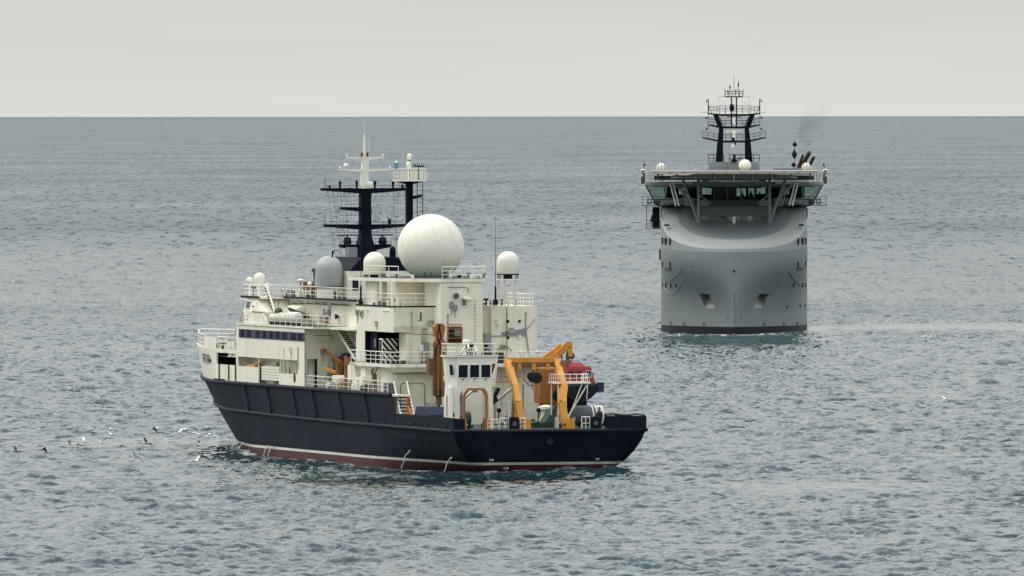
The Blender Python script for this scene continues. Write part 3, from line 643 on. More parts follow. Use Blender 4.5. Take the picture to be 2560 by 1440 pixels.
rail(ship, [(42.9, 8.5, 6.15), (30.5, 8.5, 6.15)], 1.05, 3, 1.5, r=.03); rail(ship, [(30.2, 8.5, 6.15), (18.6, 8.5, 6.15)], 1.05, 3, 1.5, r=.03)
# ---- tall tower on the hangar, and the upper deck that carries the big radome
mb = MB(); mb.box(19.8, 24.5, -.2, 3.5, 3.5, 15.75); tower = mb.build('tower', 'white', ship)
mb = MB(); mb.box(25.6, 26, -.5, 5.6, 13.45, 15.5); mb.lathe([(.14, 0), (.14, 2.1)], 24.2, 6.4, 13.45, n=10); mb.lathe([(.14, 0), (.14, 2.1)], 27.0, 6.6, 13.45, n=10); mb.build('deck_support', 'white', ship)
mb = MB(); mb.box(28.6, 32, 5.6, 6.5, 13.45, 15.5); mb.build('deck_support', 'white', ship)
mb = MB(); mb.prism([(19.7, 3.5), (19.7, -.3), (23, -1.6), (30, -3.4), (36, -3.4), (38, 0), (36, 6.9), (29.0, 7.1), (24, 6.2)], 'z', 15.5, 15.78); ud = mb.build('upper_deck', 'white', ship)
mb = MB(); mb.prism([(19.8, 3.4), (19.8, -.2), (23, -1.5), (30, -3.3), (36, -3.3), (38, 0), (36, 6.7), (29.0, 6.9), (24, 6.0)], 'z', 15.78, 15.80); mb.build('deck_covering', 'deck', ud)
rail(ship, [(29.5, 6.9, 15.78), (24.2, 5.9, 15.78)], 1.0, 2, 1.7, r=.03); rail(ship, [(20, 3.3, 15.78), (20, -.2, 15.78), (23, -1.4, 15.78), (30, -3.2, 15.78)], 1.0, 3, .9, r=.03)
rail(ship, [(33.0, 6.9, 13.45), (22.1, 6.95, 13.45), (21.5, 3.2, 13.45)], 1.05, 3, 1.7, r=.03)
mb = MB(); mb.box(21.3, 33.2, 6.98, 7.04, 13.36, 13.50); mb.box(21.3, 21.36, 2.1, 7.02, 13.36, 13.50); mb.build('coaming', 'dark', hang)
# bolts and lamp pods on the tower
for k in range(12):
    mb = MB(); mb.box(19.72, 19.8, .45, .52, 10.6+k*.3, 10.68+k*.3); mb.build('bolt', 'grey_dark', tower)
mb = MB(); mb.tube((19.5, 1.6, 14.15), (19.4, 1.0, 14.05), .16, 10); mb.m = 1; mb.lathe([(.2, -.12), (.26, .1), (.2, .3)], 19.4, 2.2, 14.35, n=12, axis='x'); mb.tube((19.75, 1.5, 14.1), (19.45, 1.5, 13.6), .12, 8); mb.build('searchlight', ['white_clean', 'grey_dark'], tower)
# window in an orange frame with bars on the tower
pane(tower, 'x', 19.8, -1, 1.6, 2.92, 10.3, 11.78, frame='rust_orange', glass='glass', fw=.1)
mb = MB(); mb.box(19.68, 19.75, 1.75, 2.3, 10.95, 11.6); mb.build('window_green_panel', 'glass_green', tower)  # paler green panel over an upper part of the window pane
mb = MB()
for k in range(4): mb.tube((19.66, 1.55, 10.4+k*.38), (19.66, 2.97, 10.4+k*.38), .035)
mb.tube((19.7, 1.6, 11.95), (19.7, 2.9, 11.95), .03); mb.build('window_guard', 'rust_orange', tower)
# the giant radome
big = empty('giant_radome', (0, 0, 0)); big.parent = ship
mb = MB(); mb.lathe([(max(.002, 2.84*math.sin(a)), -2.84*math.cos(a)) for a in [math.pi*(.115+.885*j/26) for j in range(27)]], 29.3, 1.5, 18.33, n=64); mb.build('radome_shell', 'radome', big, smooth=True)
for a0 in (0, 36, 72, 108, 144):
    mb = MB(); P = []
    for j in range(25):
        th = math.pi*(.12+.86*j/24); ph = R(a0)+.25*math.sin(th*2)
        P.append((29.3+2.845*math.sin(th)*math.cos(ph), 1.5+2.845*math.sin(th)*math.sin(ph), 18.33-2.845*math.cos(th)))
    mb.path(P, .008, 4); P2_ = [(2*29.3-a, 3.0-b_, c) for a, b_, c in P]; mb.path(P2_, .008, 4); mb.build('panel_seam', 'tan', big)
mb = MB(); mb.lathe([(1.4, 0), (1.4, .1), (1.1, .25)], 29.3, 1.5, 15.78, n=32); mb.build('base_ring', 'green', big)
# other white radomes
for nm, x, y, z0 in (('white_radome', 31.0, 6.0, 15.98), ('white_radome', 30.0, -5.55, 16.0)):
    e = empty(nm, (0, 0, 0)); e.parent = ship
    dome(e, (x, y, z0), .95, 1.98, name='radome_shell')
    mb = MB()
    for k in range(10):
        a = k*math.pi/5; mb.tube((x+.85*math.cos(a), y+.85*math.sin(a), z0-.4), (x+.85*math.cos(a), y+.85*math.sin(a), z0+.05), .04)
    mb.lathe([(.92, -.05), (.98, 0), (.92, .05)], x, y, z0, n=24); mb.lathe([(.4, -.4), (.4, 0)], x, y, z0, n=12); mb.build('mount', 'dark', e)
mb = MB(); mb.lathe([(1.0, 0), (1.0, .12)], 30.0, -5.55, 15.5, n=20)
for a in range(5): mb.tube((30+.7*math.cos(a*1.26), -5.55+.7*math.sin(a*1.26), 13.3), (30+.8*math.cos(a*1.26), -5.55+.8*math.sin(a*1.26), 15.5), .07)
mb.build('radome_stand', 'white', ship)
# starboard block
mb = MB(); mb.box(29.8, 40, -8.1, -4.0, 6.1, 13.3); mb.box(30.4, 40, -4.0, -2.2, 6.1, 12.9); sb = mb.build('starboard_house', 'white', ship)
mb = MB(); mb.hexa([(29.75, -4.9, 10.85), (29.75, -7.1, 10.85), (29.75, -7.1, 11.4), (29.75, -4.9, 11.05)], [(29.9, -4.9, 10.85), (29.9, -7.1, 10.85), (29.9, -7.1, 11.4), (29.9, -4.9, 11.05)]); mb.build('recess', 'grey', sb)
mb = MB(); mb.box(29.7, 29.8, -7.0, -2.4, 10.72, 10.80); mb.tube((29.7, -7.4, 8.6), (29.7, -7.05, 11.2), .06); mb.tube((29.7, -7.05, 11.2), (29.7, -7.9, 12.2), .03); mb.build('wall_trim', 'grey', sb)
mb = MB(); mb.box(29.4, 29.75, -3.9, -3.3, 9.4, 11.0); mb.build('electric_cabinet', 'grey', sb)
mb = MB()
for k in range(10): mb.tube((30.3, -2.6, 11+k*.33), (30.3, -3.2, 11+k*.33), .03)
mb.tube((30.3, -2.55, 10.6), (30.3, -2.55, 14.2), .03); mb.tube((30.3, -3.25, 10.6), (30.3, -3.25, 14.2), .03); mb.build('ladder', 'grey_dark', sb)
rail(ship, [(29.9, -3.8, 13.3), (29.9, -8.0, 13.3), (38, -8.0, 13.3)], 1.0, 3, .9, r=.03)
mb = MB(); mb.box(29.9, 30.4, -6.6, -5.6, 13.8, 14.0); mb.tube((30, -6.1, 13.3), (30, -6.1, 14.6), .05); mb.m = 1; mb.box(29.9, 30.2, -6.6, -6.0, 14.55, 14.7); mb.build('deck_fitting', ['white_clean', 'white_clean'], sb)
mb = MB(); mb.tube((29.5, -5.3, 8.4), (29.5, -5.3, 13.2), .04); mb.ball((29.4, -5.35, 12.0), .16); mb.ball((29.4, -5.4, 10.6), .12); mb.ball((29.4, -6.4, 12.0), .14); mb.build('floodlight_post', 'dark', sb)
mb = MB(); mb.path([(29.6, -3.2, 9.6), (29.6, -4.0, 9.9), (29.6, -4.6, 9.6), (29.6, -5.3, 9.9), (29.6, -5.8, 9.4)], .03); mb.path([(29.6, -3.4, 9.0), (29.6, -4.4, 9.3), (29.6, -5.2, 8.9)], .03); mb.build('cable_run', 'cable', sb)
mb = MB(); mb.prism([(23, -6.7), (32, -8.1), (32, 0), (23, 0)], 'z', 8.40, 8.58); mb.build('side_deck', 'white', ship)
rail(ship, [(21.2, .8, 8.6), (21.2, -6.4, 8.6)], .95, 3, 1.2, r=.03)
mb = MB(); mb.box(21.5, 23.0, -2.6, .0, 8.6, 9.5); mb.build('green_tank', 'green', ship)
for k in range(7):
    mb = MB(); y_ = -3.0-k*.5; mb.tube((21.4, y_, 8.6), (21.4, y_, 9.0+.25*(k % 3)), .05); mb.ball((21.4, y_, 9.05+.25*(k % 3)), .13, 8, 5); mb.build('deck_lamp', 'white_clean', ship)
# whip antennas
for x, y, z0, z1, b0 in ((31.9, 6.95, 13.45, 18.6, 1), (29.2, -4.2, 13.4, 20.9, 1), (38.0, -3.0, 13.7, 17.5, 0)):
    mb = MB(); mb.tube((x, y, z0), (x, y, z0+1.6), .10, 8, .08); mb.tube((x, y, z0+1.6), (x, y, z1), .03, 5, .012); mb.box(x-.18, x+.18, y-.18, y+.18, z0, z0+.45); mb.build('whip_antenna', 'dark', ship)

# ---- small fittings that crowd the walls and decks
rf_ = random.Random(21)
def fit(parent, kind, p, axis='x', out=-1):
    x, y, z = p; mb = MB()
    def B(u0, u1, v0, v1, d): 
        if axis == 'x': mb.box(min(x, x+out*d), max(x, x+out*d), y+u0, y+u1, z+v0, z+v1)
        else: mb.box(x+u0, x+u1, min(y, y+out*d), max(y, y+out*d), z+v0, z+v1)
    if kind == 'vent': B(-.25, .25, -.2, .2, .12); B(-.2, .2, .2, .26, .2); nm, m_ = 'wall_vent', 'tan'
    elif kind == 'box': B(-.16, .16, -.25, .25, .18); B(-.02, .02, -.9, -.25, .05); nm, m_ = 'junction_box', rf_.choice(['white_clean', 'white', 'tan', 'grey'])
    elif kind == 'lamp': B(-.1, .1, -.06, .06, .22); B(-.14, .14, -.16, -.06, .3); nm, m_ = 'wall_lamp', 'white_clean'
    elif kind == 'pipe': L_ = rf_.uniform(1.0, 2.2); B(-.035, .035, -L_, 0, .07); B(-.07, .07, -.06, .06, .1); nm, m_ = 'pipe', rf_.choice(['white_clean', 'grey', 'tan'])
    elif kind == 'cable': L_ = rf_.uniform(1.0, 2.5); B(-L_/2, L_/2, -.02, .02, .04); B(-L_/2, -L_/2+.04, -.5, 0, .04); nm, m_ = 'cable_run', 'cable'
    else: B(-.33, .33, -.85, .85, .07); B(-.26, .26, -.78, .78, .09); B(.16, .22, -.1, .1, .14); nm, m_ = 'door', rf_.choice(['white_clean', 'grey'])
    return mb.build(nm, m_, parent)
K_ = ['vent', 'box', 'lamp', 'pipe', 'cable', 'pipe', 'box']
for n_, par, x, y0, y1, z0, z1, in ((5, hang, 21.9, 3.4, 5.8, 9.0, 13.0), (5, tower, 19.78, .9, 3.3, 12.4, 15.2), (6, sb, 29.78, -7.8, -4.2, 8.9, 13.0), (9, low, 22.38, -6.2, 6.0, 4.2, 8.0), (5, forec, 43.45, 4.6, 7.2, 7.0, 10.8)):
    for k in range(n_): fit(par, rf_.choice(K_), (x, rf_.uniform(y0, y1), rf_.uniform(z0, z1)))
for n_, par, y, x0, x1, z0, z1 in ((4, hang, 7.02, 22.6, 32.8, 11.6, 13.2), (6, br, 5.52, 41, 62, 11.9, 13.1), (3, forec, 8.62, 45, 64, 9.0, 9.9), (5, low, 7.22, 24, 35, 4.4, 8.0)):
    for k in range(n_): fit(par, rf_.choice(K_), (rf_.uniform(x0, x1), y, rf_.uniform(z0, z1)), 'y', 1)
fit(low, 'door', (22.38, 2.2, 4.5)); fit(low, 'door', (22.38, -3.4, 4.5)); fit(forec, 'door', (43.42, 5.6, 7.1)); fit(hang, 'door', (21.9, 4.2, 9.55))
def clutter(n_, par, x0, x1, y0, y1, z, hmax, mats):
    for k in range(n_):
        x, y, h_ = rf_.uniform(x0, x1), rf_.uniform(y0, y1), rf_.uniform(.25, hmax); w_ = rf_.uniform(.12, .45); mb = MB(); c = rf_.randrange(4)
        if c == 0: mb.box(x-w_, x+w_, y-w_*.6, y+w_*.6, z, z+h_*.6); mb.tube((x, y, z+h_*.6), (x, y, z+h_), .04); nm = 'deck_locker'
        elif c == 1: mb.lathe([(.08, 0), (.08, h_*.7), (w_*.6, h_*.75), (w_*.5, h_), (.03, h_*1.05)], x, y, z, n=10); nm = 'vent_cowl'
        elif c == 2: mb.lathe([(w_*.5, 0), (w_*.6, .05), (w_*.6, h_*.8), (w_*.4, h_*.9)], x, y, z, n=12); nm = 'drum'
        else: mb.path([(x-w_, y, z), (x-w_*.6, y, z+h_), (x+w_*.6, y, z+h_), (x+w_, y, z)], .04); nm = 'pipe_bend'
        mb.build(nm, rf_.choice(mats), par)
clutter(16, roof, 51, 63, 4.0, 5.9, 13.71, .8, ['white_clean', 'green', 'grey_dark', 'grey', 'white'])
clutter(12, ud, 21, 27, -1.0, 5.6, 15.8, .6, ['white_clean', 'grey_dark', 'dark', 'green'])
clutter(8, hang, 22.6, 32, 5.9, 6.8, 13.46, .7, ['white_clean', 'grey_dark', 'grey'])
clutter(8, sb, 30.2, 33, -7.7, -4.3, 13.31, .7, ['white_clean', 'grey_dark', 'dark'])
clutter(20, ship, 23.5, 42, 7.4, 8.3, 6.1, 1.0, ['white_clean', 'white', 'grey', 'green', 'tan', 'brown'])
clutter(18, ship, 1.5, 16, -6.5, 6.5, 3.51, .9, ['white_clean', 'grey', 'green', 'dark', 'rust_orange', 'blue_tarp'])
clutter(10, hd, 21, 22, -5.5, 6.5, 8.61, .7, ['white_clean', 'red', 'grey_dark', 'grey'])
# ---- mast house, main mast
MX = 54.4
mb = MB(); mb.box(47.5, 57.5, -3.4, 3.5, 13.7, 16.1); mh = mb.build('mast_house', 'white', ship)
pane(mh, 'x', 47.5, -1, 2.55, 3.25, 14.35, 15.4, frame='white_clean', glass='glass'); 
mb = MB(); mb.hexa([(47.6, -3.3, 16.1), (57.4, -3.3, 16.1), (57.4, 3.4, 16.1), (47.6, 3.4, 16.1)], [(47.7, -3.1, 17.25), (57, -3.1, 17.25), (57, 2.3, 17.25), (47.7, 2.3, 17.25)]); mb.build('mast_plinth', 'navy_mast', mh)
mb = MB(); mb.box(53.0, 54, 1.1, 1.9, 17.0, 18.1); mb.build('crows_box', 'grey', mh)
for y_ in (-1.5, -2.6):
    mb = MB(); mb.lathe([(.28, 0), (.28, .6), (.2, .9), (.05, 1.0)], 51, y_, 17.2, n=10); mb.build('exhaust_pipe', 'navy_mast', mh)
mast = empty('main_mast', (0, 0, 0)); mast.parent = ship
mb = MB()
def sec(z, a, b_): return [(MX-a, -b_, z), (MX+a, -b_, z), (MX+a, b_, z), (MX-a, b_, z)]
for (z0, a0, b0), (z1, a1, b1) in (((17.1, 1.0, 1.0), (18.6, .6, .58)), ((18.6, .6, .58), (19.2, .46, .46)), ((19.2, .46, .46), (23.2, .44, .44))): mb.hexa(sec(z0, a0, b0), sec(z1, a1, b1))
mb.build('mast_column', 'navy_mast', mast)
def yard(z, y0, y1, h0, h1, parent=mast, x=MX, rails=True):
    mb = MB(); mb.hexa([(x-.3, y0, z-h0), (x+.3, y0, z-h0), (x+.3, y0, z+.08), (x-.3, y0, z+.08)], [(x-.15, y1, z-h1), (x+.15, y1, z-h1), (x+.15, y1, z+.1), (x-.15, y1, z+.1)])
    o = mb.build('yard', 'navy_mast', parent)
    if rails:
        mb = MB(); s = 1 if y1 > y0 else -1; n = int(abs(y1-y0)/.55)
        mb.tube((x-.3, y0, z-.62), (x-.3, y1-s*.5, z-.62), .022, 4); mb.tube((x-.3, y0, z+.32), (x-.3, y1-s*.4, z+.32), .02, 4)
        for i in range(n+1): y_ = y0+(y1-s*.5-y0)*i/n; mb.tube((x-.3, y_, z-.62), (x-.3, y_, z-.05), .016, 4)
        for i in range(0, n+1, 2): y_ = y0+(y1-s*.5-y0)*i/n; mb.tube((x-.3, y_, z), (x-.3, y_, z+.32), .016, 4)
        mb.build('yard_footrail', 'navy_mast', parent)
    return o
for s in (1, -1): yard(23.15, s*.5, s*4.0, .38, .12)
for s in (1, -1): yard(20.0, s*.5, s*3.75, .38, .12)
yard(21.5, .5, 2.25, .3, .12)
for s in (1, -1):
    yard(18.25, s*.5, s*2.35, .5, .15, rails=False)
    e = MB(); e.lathe([(.32, 0), (.38, .25), (.3, .6)], MX, s*1.6, 18.35, n=12); e.m = 1; e.box(MX-.12, MX+.12, s*1.6-.95, s*1.6+.95, 19.1, 19.2); e.tube((MX, s*1.6, 18.9), (MX, s*1.6, 19.12), .08); e.build('radar', ['dark', 'navy_mast'], mast)
    rail(mast, [(MX-.4, s*.8, 18.35), (MX-.4, s*2.3, 18.35)], .22, 1, .5, r=.02, m='navy_mast', name='platform_rail')
for y_, h_, k in ((3.6, .95, 1), (3.2, .3, 0), (2.25, .7, 0), (.75, .75, 0), (-.9, .72, 0), (-2.55, .7, 0), (-3.4, .35, 0), (3.65, .9, 2)):
    z_ = 23.2 if k != 2 else 20.05; mb = MB()
    if k: [mb.tube((MX, y_+dy, z_), (MX, y_+dy*.7, z_+h_), .02, 4) for dy in (-.09, .09)]; [mb.tube((MX, y_-.09, z_+.12*i), (MX, y_+.09, z_+.12*i), .015, 4) for i in range(1, 8)]
    else: mb.lathe([(.09, 0), (.09, h_*.5), (.13, h_*.55), (.13, h_*.75), (.04, h_)], MX, y_, z_, n=8)
    mb.build('aerial', 'navy_mast' if not k else 'grey_dark', mast)
mb = MB(); mb.box(MX-.1, MX+.1, -2.35, -2.1, 20.1, 20.5); mb.tube((MX, -2.2, 20.5), (MX, -2.0, 20.8), .03); mb.tube((MX, -2.2, 20.5), (MX, -2.5, 20.75), .03); mb.build('aerial', 'dark', mast)
mb = MB()
for y_, z_, r_ in ((-.98, 21.3, .42), (-2.2, 21.35, .34), (-.95, 20.5, .28)):
    P = [(MX-.2, y_+r_*math.cos(a), z_+r_*math.sin(a)) for a in [i*math.pi/8 for i in range(17)]]; mb.path(P, .02, 4)
mb.build('loop_aerial', 'dark', mast)
# rigging wires
for y_, y2 in ((3.4, 3.0), (2.9, 2.5), (2.6, 2.4), (2.3, 2.0), (1.9, 1.85), (-2.6, -2.3), (-2.9, -2.4)):
    mb = MB(); mb.tube((MX-.2, y_, 23.0), (MX-1.5, y2, 16.2 if y2 > 0 else 17.5), .014, 4); mb.build('rigging_wire', 'cable', mast)
# white topmast with two cross arms
mb = MB(); mb.hexa([(MX-.3, -.25, 23.2), (MX+.3, -.25, 23.2), (MX+.3, .4, 23.2), (MX-.3, .4, 23.2)], [(MX-.25, -.28, 25.9), (MX+.25, -.28, 25.9), (MX+.25, .22, 25.9), (MX-.25, .22, 25.9)]); mb.tube((MX, .05, 25.9), (MX, .05, 27.9), .14, 8, .08); mb.tube((MX-.1, -.35, 25.9), (MX-.1, -.35, 27.6), .025, 5)
for k in range(9): mb.tube((MX-.1, -.35, 26.0+k*.18), (MX-.1, .0, 26.0+k*.18), .016, 4)
mb.tube((MX, .05, 27.9), (MX, .05, 29.3), .02, 4)
tm = mb.build('topmast', 'white_clean', mast)
for z_, w_ in ((25.9, 1.7), (24.85, 2.35)):
    mb = MB()
    for s in (1, -1): mb.hexa([(MX-.15, s*.2, z_-.22), (MX+.15, s*.2, z_-.22), (MX+.15, s*.2, z_+.06), (MX-.15, s*.2, z_+.06)], [(MX-.1, s*w_, z_-.05), (MX+.1, s*w_, z_-.05), (MX+.1, s*w_, z_+.06), (MX-.1, s*w_, z_+.06)])
    for y_ in (w_-.08, -w_+.08): mb.ball((MX, y_, z_+.18), .1, 8, 6); mb.tube((MX, y_, z_), (MX, y_, z_+.15), .03)
    mb.build('cross_arm', 'white_clean', tm)
mb = MB(); mb.lathe([(.22, 0), (.22, .12), (.15, .25), (.02, .32)], MX, 1.72, 25.1, n=14); mb.tube((MX, 1.72, 24.85), (MX, 1.72, 25.1), .04); mb.build('mushroom_aerial', 'white_clean', tm)
for y_ in (-.15, .35):
    mb = MB(); mb.box(MX-.35, MX-.2, y_-.09, y_+.09, 25.98, 26.35); mb.build('signal_lamp', 'brown', tm)
dome(tm, (MX-.4, -.33, 23.22), .28, .62, name='small_radome', n=16)
# second mast with basket
M2, M2y = 47.6, -2.0
m2 = empty('after_mast', (0, 0, 0)); m2.parent = ship
mb = MB(); mb.box(M2-.27, M2+.27, M2y-.27, M2y+.27, 16.1, 23.6); mb.hexa([(M2-.27, M2y-.27, 23.6), (M2+.27, M2y-.27, 23.6), (M2+.27, M2y+.27, 23.6), (M2-.27, M2y+.27, 23.6)], [(M2-.9, M2y-1.1, 23.85), (M2+.9, M2y-1.1, 23.85), (M2+.9, M2y+1.1, 23.85), (M2-.9, M2y+1.1, 23.85)])
mb.hexa([(M2-.2, M2y-.3, 22.3), (M2+.2, M2y-.3, 22.3), (M2+.2, M2y-.3, 22.6), (M2-.2, M2y-.3, 22.6)], [(M2-.2, M2y-1.1, 22.5), (M2+.2, M2y-1.1, 22.5), (M2+.2, M2y-1.1, 22.68), (M2-.2, M2y-1.1, 22.68)])
mb.build('mast_column', 'navy_mast', m2)
mb = MB(); mb.box(M2-1.1, M2+1.1, M2y-1.25, M2y+1.2, 23.85, 23.97)
for y_ in (-1.2, -.75, -.3, .15, .6, 1.12): mb.box(M2-1.1, M2-1.04, M2y+y_-.16, M2y+y_+.1, 24.0, 24.75)
mb.build('basket', 'white', m2); rail(m2, [(M2-1.1, M2y+1.2, 23.97), (M2-1.1, M2y-1.25, 23.97), (M2+1.1, M2y-1.25, 23.97), (M2+1.1, M2y+1.2, 23.97)], .95, 3, .5, r=.025, closed=True)
ladder(m2, (M2-.4, M2y-.6, 18), (M2-.4, M2y-.6, 23.8), (0, -.5, 0), m='navy_mast', r=.025)
dome(m2, (M2-.2, M2y+.12, 24.95), .21, .62, name='small_radome', n=16); mb = MB(); mb.tube((M2-.2, M2y+.12, 23.97), (M2-.2, M2y+.12, 24.97), .06); mb.build('post', 'white_clean', m2)
dome(m2, (M2+.3, M2y-.12, 25.7), .21, .55, name='small_radome', n=16); mb = MB(); mb.tube((M2+.3, M2y-.12, 23.97), (M2+.3, M2y-.12, 25.72), .08); mb.build('post', 'grey_dark', m2)
mb = MB(); mb.box(M2-.2, M2+.1, M2y+1.02, M2y+1.34, 24.95, 25.45); mb.m = 1; mb.ball((M2-.05, M2y+1.18, 25.48), .15, 10, 6); mb.build('blue_lamp', ['blue_lamp', 'white_clean'], m2)
mb = MB(); mb.tube((M2, M2y-.85, 24), (M2, M2y-.85, 25.1), .05); mb.box(M2-.05, M2+.05, M2y-1.35, M2y-.35, 25.1, 25.22)
for k in range(6): mb.tube((M2, M2y-1.32+k*.19, 25.1), (M2, M2y-1.32+k*.19, 25.4), .03)
mb.build('dipole_array', 'dark', m2)
# ---- after control house on portal legs
ch = empty('control_house', (0, 0, 0)); ch.parent = ship
def oct_ring(z, g): return [(5.0-g*.6, 6.5, z), (5.0-g*.6, 3.55, z), (5.9, 2.9-g, z), (6.6, 2.9-g, z), (6.6, 7.05+g, z), (5.9, 7.05+g, z)]
mb = MB()
L0, L1 = oct_ring(6.95, 0.0), oct_ring(9.5, .22); n = 6
mb.add(L0+L1, [tuple(range(6))[::-1], tuple(range(6, 12))]+[(i, (i+1) % 6, 6+(i+1) % 6, 6+i) for i in range(6)])
body = mb.build('house_body', 'white_clean', ch)
for a, b_ in ((5.55, 6.45), (4.57, 5.46), (3.60, 4.48)): pane(ch, 'x', 4.97, -1, a, b_, 7.74, 8.88, frame='white_clean', glass='glass', fw=.05, slant=.05)
for k in range(2):     # windows on the starboard facet
    y0, y1 = 3.5-.22*k, 3.3-.22*k; f = lambda y: 5.0+(3.55-y)/.65*.9-.04
    mb = MB(); mb.hexa([(f(y0), y0, 7.8), (f(y1), y1, 7.8), (f(y1)+.05, y1+.02, 7.8), (f(y0)+.05, y0+.02, 7.8)], [(f(y0)-.1, y0-.06, 8.9), (f(y1)-.1, y1-.06, 8.9), (f(y1)-.05, y1-.06, 8.9), (f(y0)-.05, y0-.06, 8.9)]); mb.build('window', 'glass', ch)
mb = MB(); f = lambda y: 5.0+(y-6.5)/.55*.9-.1
mb.hexa([(f(6.72), 6.75, 8.0), (f(6.88), 6.91, 8.0), (f(6.88)-.1, 6.97, 8.0), (f(6.72)-.1, 6.81, 8.0)], [(f(6.72)-.08, 6.85, 8.85), (f(6.88)-.08, 7.01, 8.85), (f(6.88)-.18, 7.07, 8.85), (f(6.72)-.18, 6.91, 8.85)]); mb.build('window', 'glass', ch)
for y_ in (6.0, 5.0, 4.05):
    mb = MB(); mb.beam((4.85, y_+.12, 7.6), (4.86, y_-.12, 7.72), .05, .05); mb.build('wiper', 'dark', ch)
mb = MB(); mb.prism([(4.75, 6.7), (4.75, 3.4), (5.8, 2.65), (6.8, 2.65), (6.8, 7.4), (5.85, 7.4)], 'z', 9.5, 9.62); rf = mb.build('roof', 'white_clean', ch)
mb = MB(); mb.prism([(4.85, 6.6), (4.85, 3.5), (5.8, 2.75), (6.75, 2.75), (6.75, 7.3), (5.85, 7.3)], 'z', 9.62, 9.63); mb.build('roof_covering', 'grey_dark', rf)
rail(ch, [(6.7, 7.3, 9.62), (5.85, 7.3, 9.62), (4.85, 6.6, 9.62), (4.85, 3.5, 9.62), (5.8, 2.75, 9.62), (6.7, 2.75, 9.62)], .95, 3, .8, r=.032)
# portal legs with arches: after face
mb = MB()
def arch_leg(pts, x0, x1): mb.prism(pts, 'x', x0, x1)
arch = [(6.28, 6.2), (6.15, 6.6), (5.85, 6.85)]
arch_leg([(6.62, 6.96), (6.55, 3.5), (6.25, 3.5), (6.28, 6.2), (6.15, 6.6), (5.85, 6.96)], 5.0, 5.5)
arch_leg([(3.5, 6.96), (3.35, 3.5), (3.68, 3.5), (3.78, 6.2), (3.9, 6.6), (4.2, 6.96)], 5.0, 5.5)
mb.box(5.0, 5.5, 4.2, 5.85, 6.86, 6.96)
mb.build('leg', 'white_clean', ch)
mb = MB(); mb.prism([(5.45, 6.96), (4.95, 3.5), (5.35, 3.5), (5.62, 6.0), (5.8, 6.35), (6.0, 6.35), (6.2, 6.0), (6.55, 3.5), (6.95, 3.5), (6.6, 6.96)], 'y', 6.85, 7.1); mb.build('leg', 'white_clean', ch)
mb = MB(); mb.box(6.2, 6.6, 3.0, 3.4, 3.5, 6.95); mb.build('leg', 'white_clean', ch)
mb = MB(); mb.tube((8.2, 5.2, 3.5), (8.2, 5.2, 6.9), .14); mb.tube((8.2, 5.2, 5.6), (7.4, 5.6, 6.8), .08); mb.build('post', 'grey', ch)
for y_, k in ((5.9, 0), (4.95, 1), (3.7, 1)):
    mb = MB()
    if k == 0: mb.lathe([(.16, 0), (.30, .02), (.30, .28), (.2, .36)], 6, 5.4, 10.55, n=14); mb.build('small_radome', 'white_clean', ch)
    mb = MB(); [mb.tube((6, 5.4 if k == 0 else y_, 10.5), (6+.3*math.cos(a), (5.4 if k == 0 else y_)+.4*math.sin(a), 9.62), .035) for a in (0, 1.57, 3.14, 4.71)]
    if k == 1: mb.lathe([(.18, 0), (.2, .25), (.1, .35)], 6, y_, 10.3, n=10)
    mb.build('tripod_lamp', 'dark', ch)
mb = MB(); mb.lathe([(.75, -.3), (.7, .1), (.45, .45), (.1, .6)], 7.2, 4.7, 9.9, n=18); mb.build('life_raft_dome', 'white_clean', ch)
# orange hoop gantry under the control house
og = MB(); og.path([(4.4, 6.12, 3.55), (4.4, 6.08, 6.35), (4.4, 5.72, 6.82), (4.4, 4.5, 6.82), (4.4, 4.14, 6.38), (4.4, 4.12, 3.55)], .13, 4)
for y_ in (6.12, 4.12): og.box(4.2, 4.7, y_-.22, y_+.22, 3.5, 4.4)
og.box(4.3, 4.5, 4.9, 5.3, 6.55, 6.75); og.build('hoop_gantry', 'rust_orange', ship)
mb = MB(); mb.lathe([(.45, -.7), (.62, -.65), (.62, .65), (.45, .7)], 8.6, 5.0, 4.25, n=16, axis='y'); mb.box(8.0, 9.2, 4.2, 5.8, 3.5, 3.75); mb.build('winch', 'green', ship)
mb = MB(); mb.lathe([(.25, 0), (.25, .6), (.5, .65), (.45, .9), (.1, 1.0)], 6.6, 6.6, 3.5, n=14); mb.build('mushroom_vent', 'white_clean', ship)
# ---- knuckle crane folded upright, port quarter
kc = empty('folded_crane', (0, 0, 0)); kc.parent = ship
CX_, CY_ = 10.3, 6.5
mb = MB(); mb.tube((CX_, CY_, 3.5), (CX_, CY_, 5.6), .12, 10); mb.tube((CX_, CY_, 5.4), (CX_, CY_, 6.4), .3, 10, .22); mb.build('pedestal', 'brown', kc)
mb = MB(); mb.hexa([(CX_-.2, CY_-.34, 6.6), (CX_+.2, CY_-.34, 6.6), (CX_+.2, CY_+.34, 6.6), (CX_-.2, CY_+.34, 6.6)], [(CX_-.2, CY_-.3, 11.0), (CX_+.2, CY_-.3, 11.0), (CX_+.2, CY_+.3, 11.0), (CX_-.2, CY_+.3, 11.0)]); mb.build('main_boom', 'crane_brown', kc)
for y_ in (-.5, .5, -.2, .18):
    mb = MB(); mb.tube((CX_-.3, CY_+y_, 6.4), (CX_-.3, CY_+y_*.95, 10.6), .10, 8); mb.tube((CX_-.3, CY_+y_, 6.2), (CX_-.3, CY_+y_, 7.4), .14, 8); mb.build('hydraulic_cylinder', 'crane_brown' if abs(y_) < .3 else 'brown', kc)
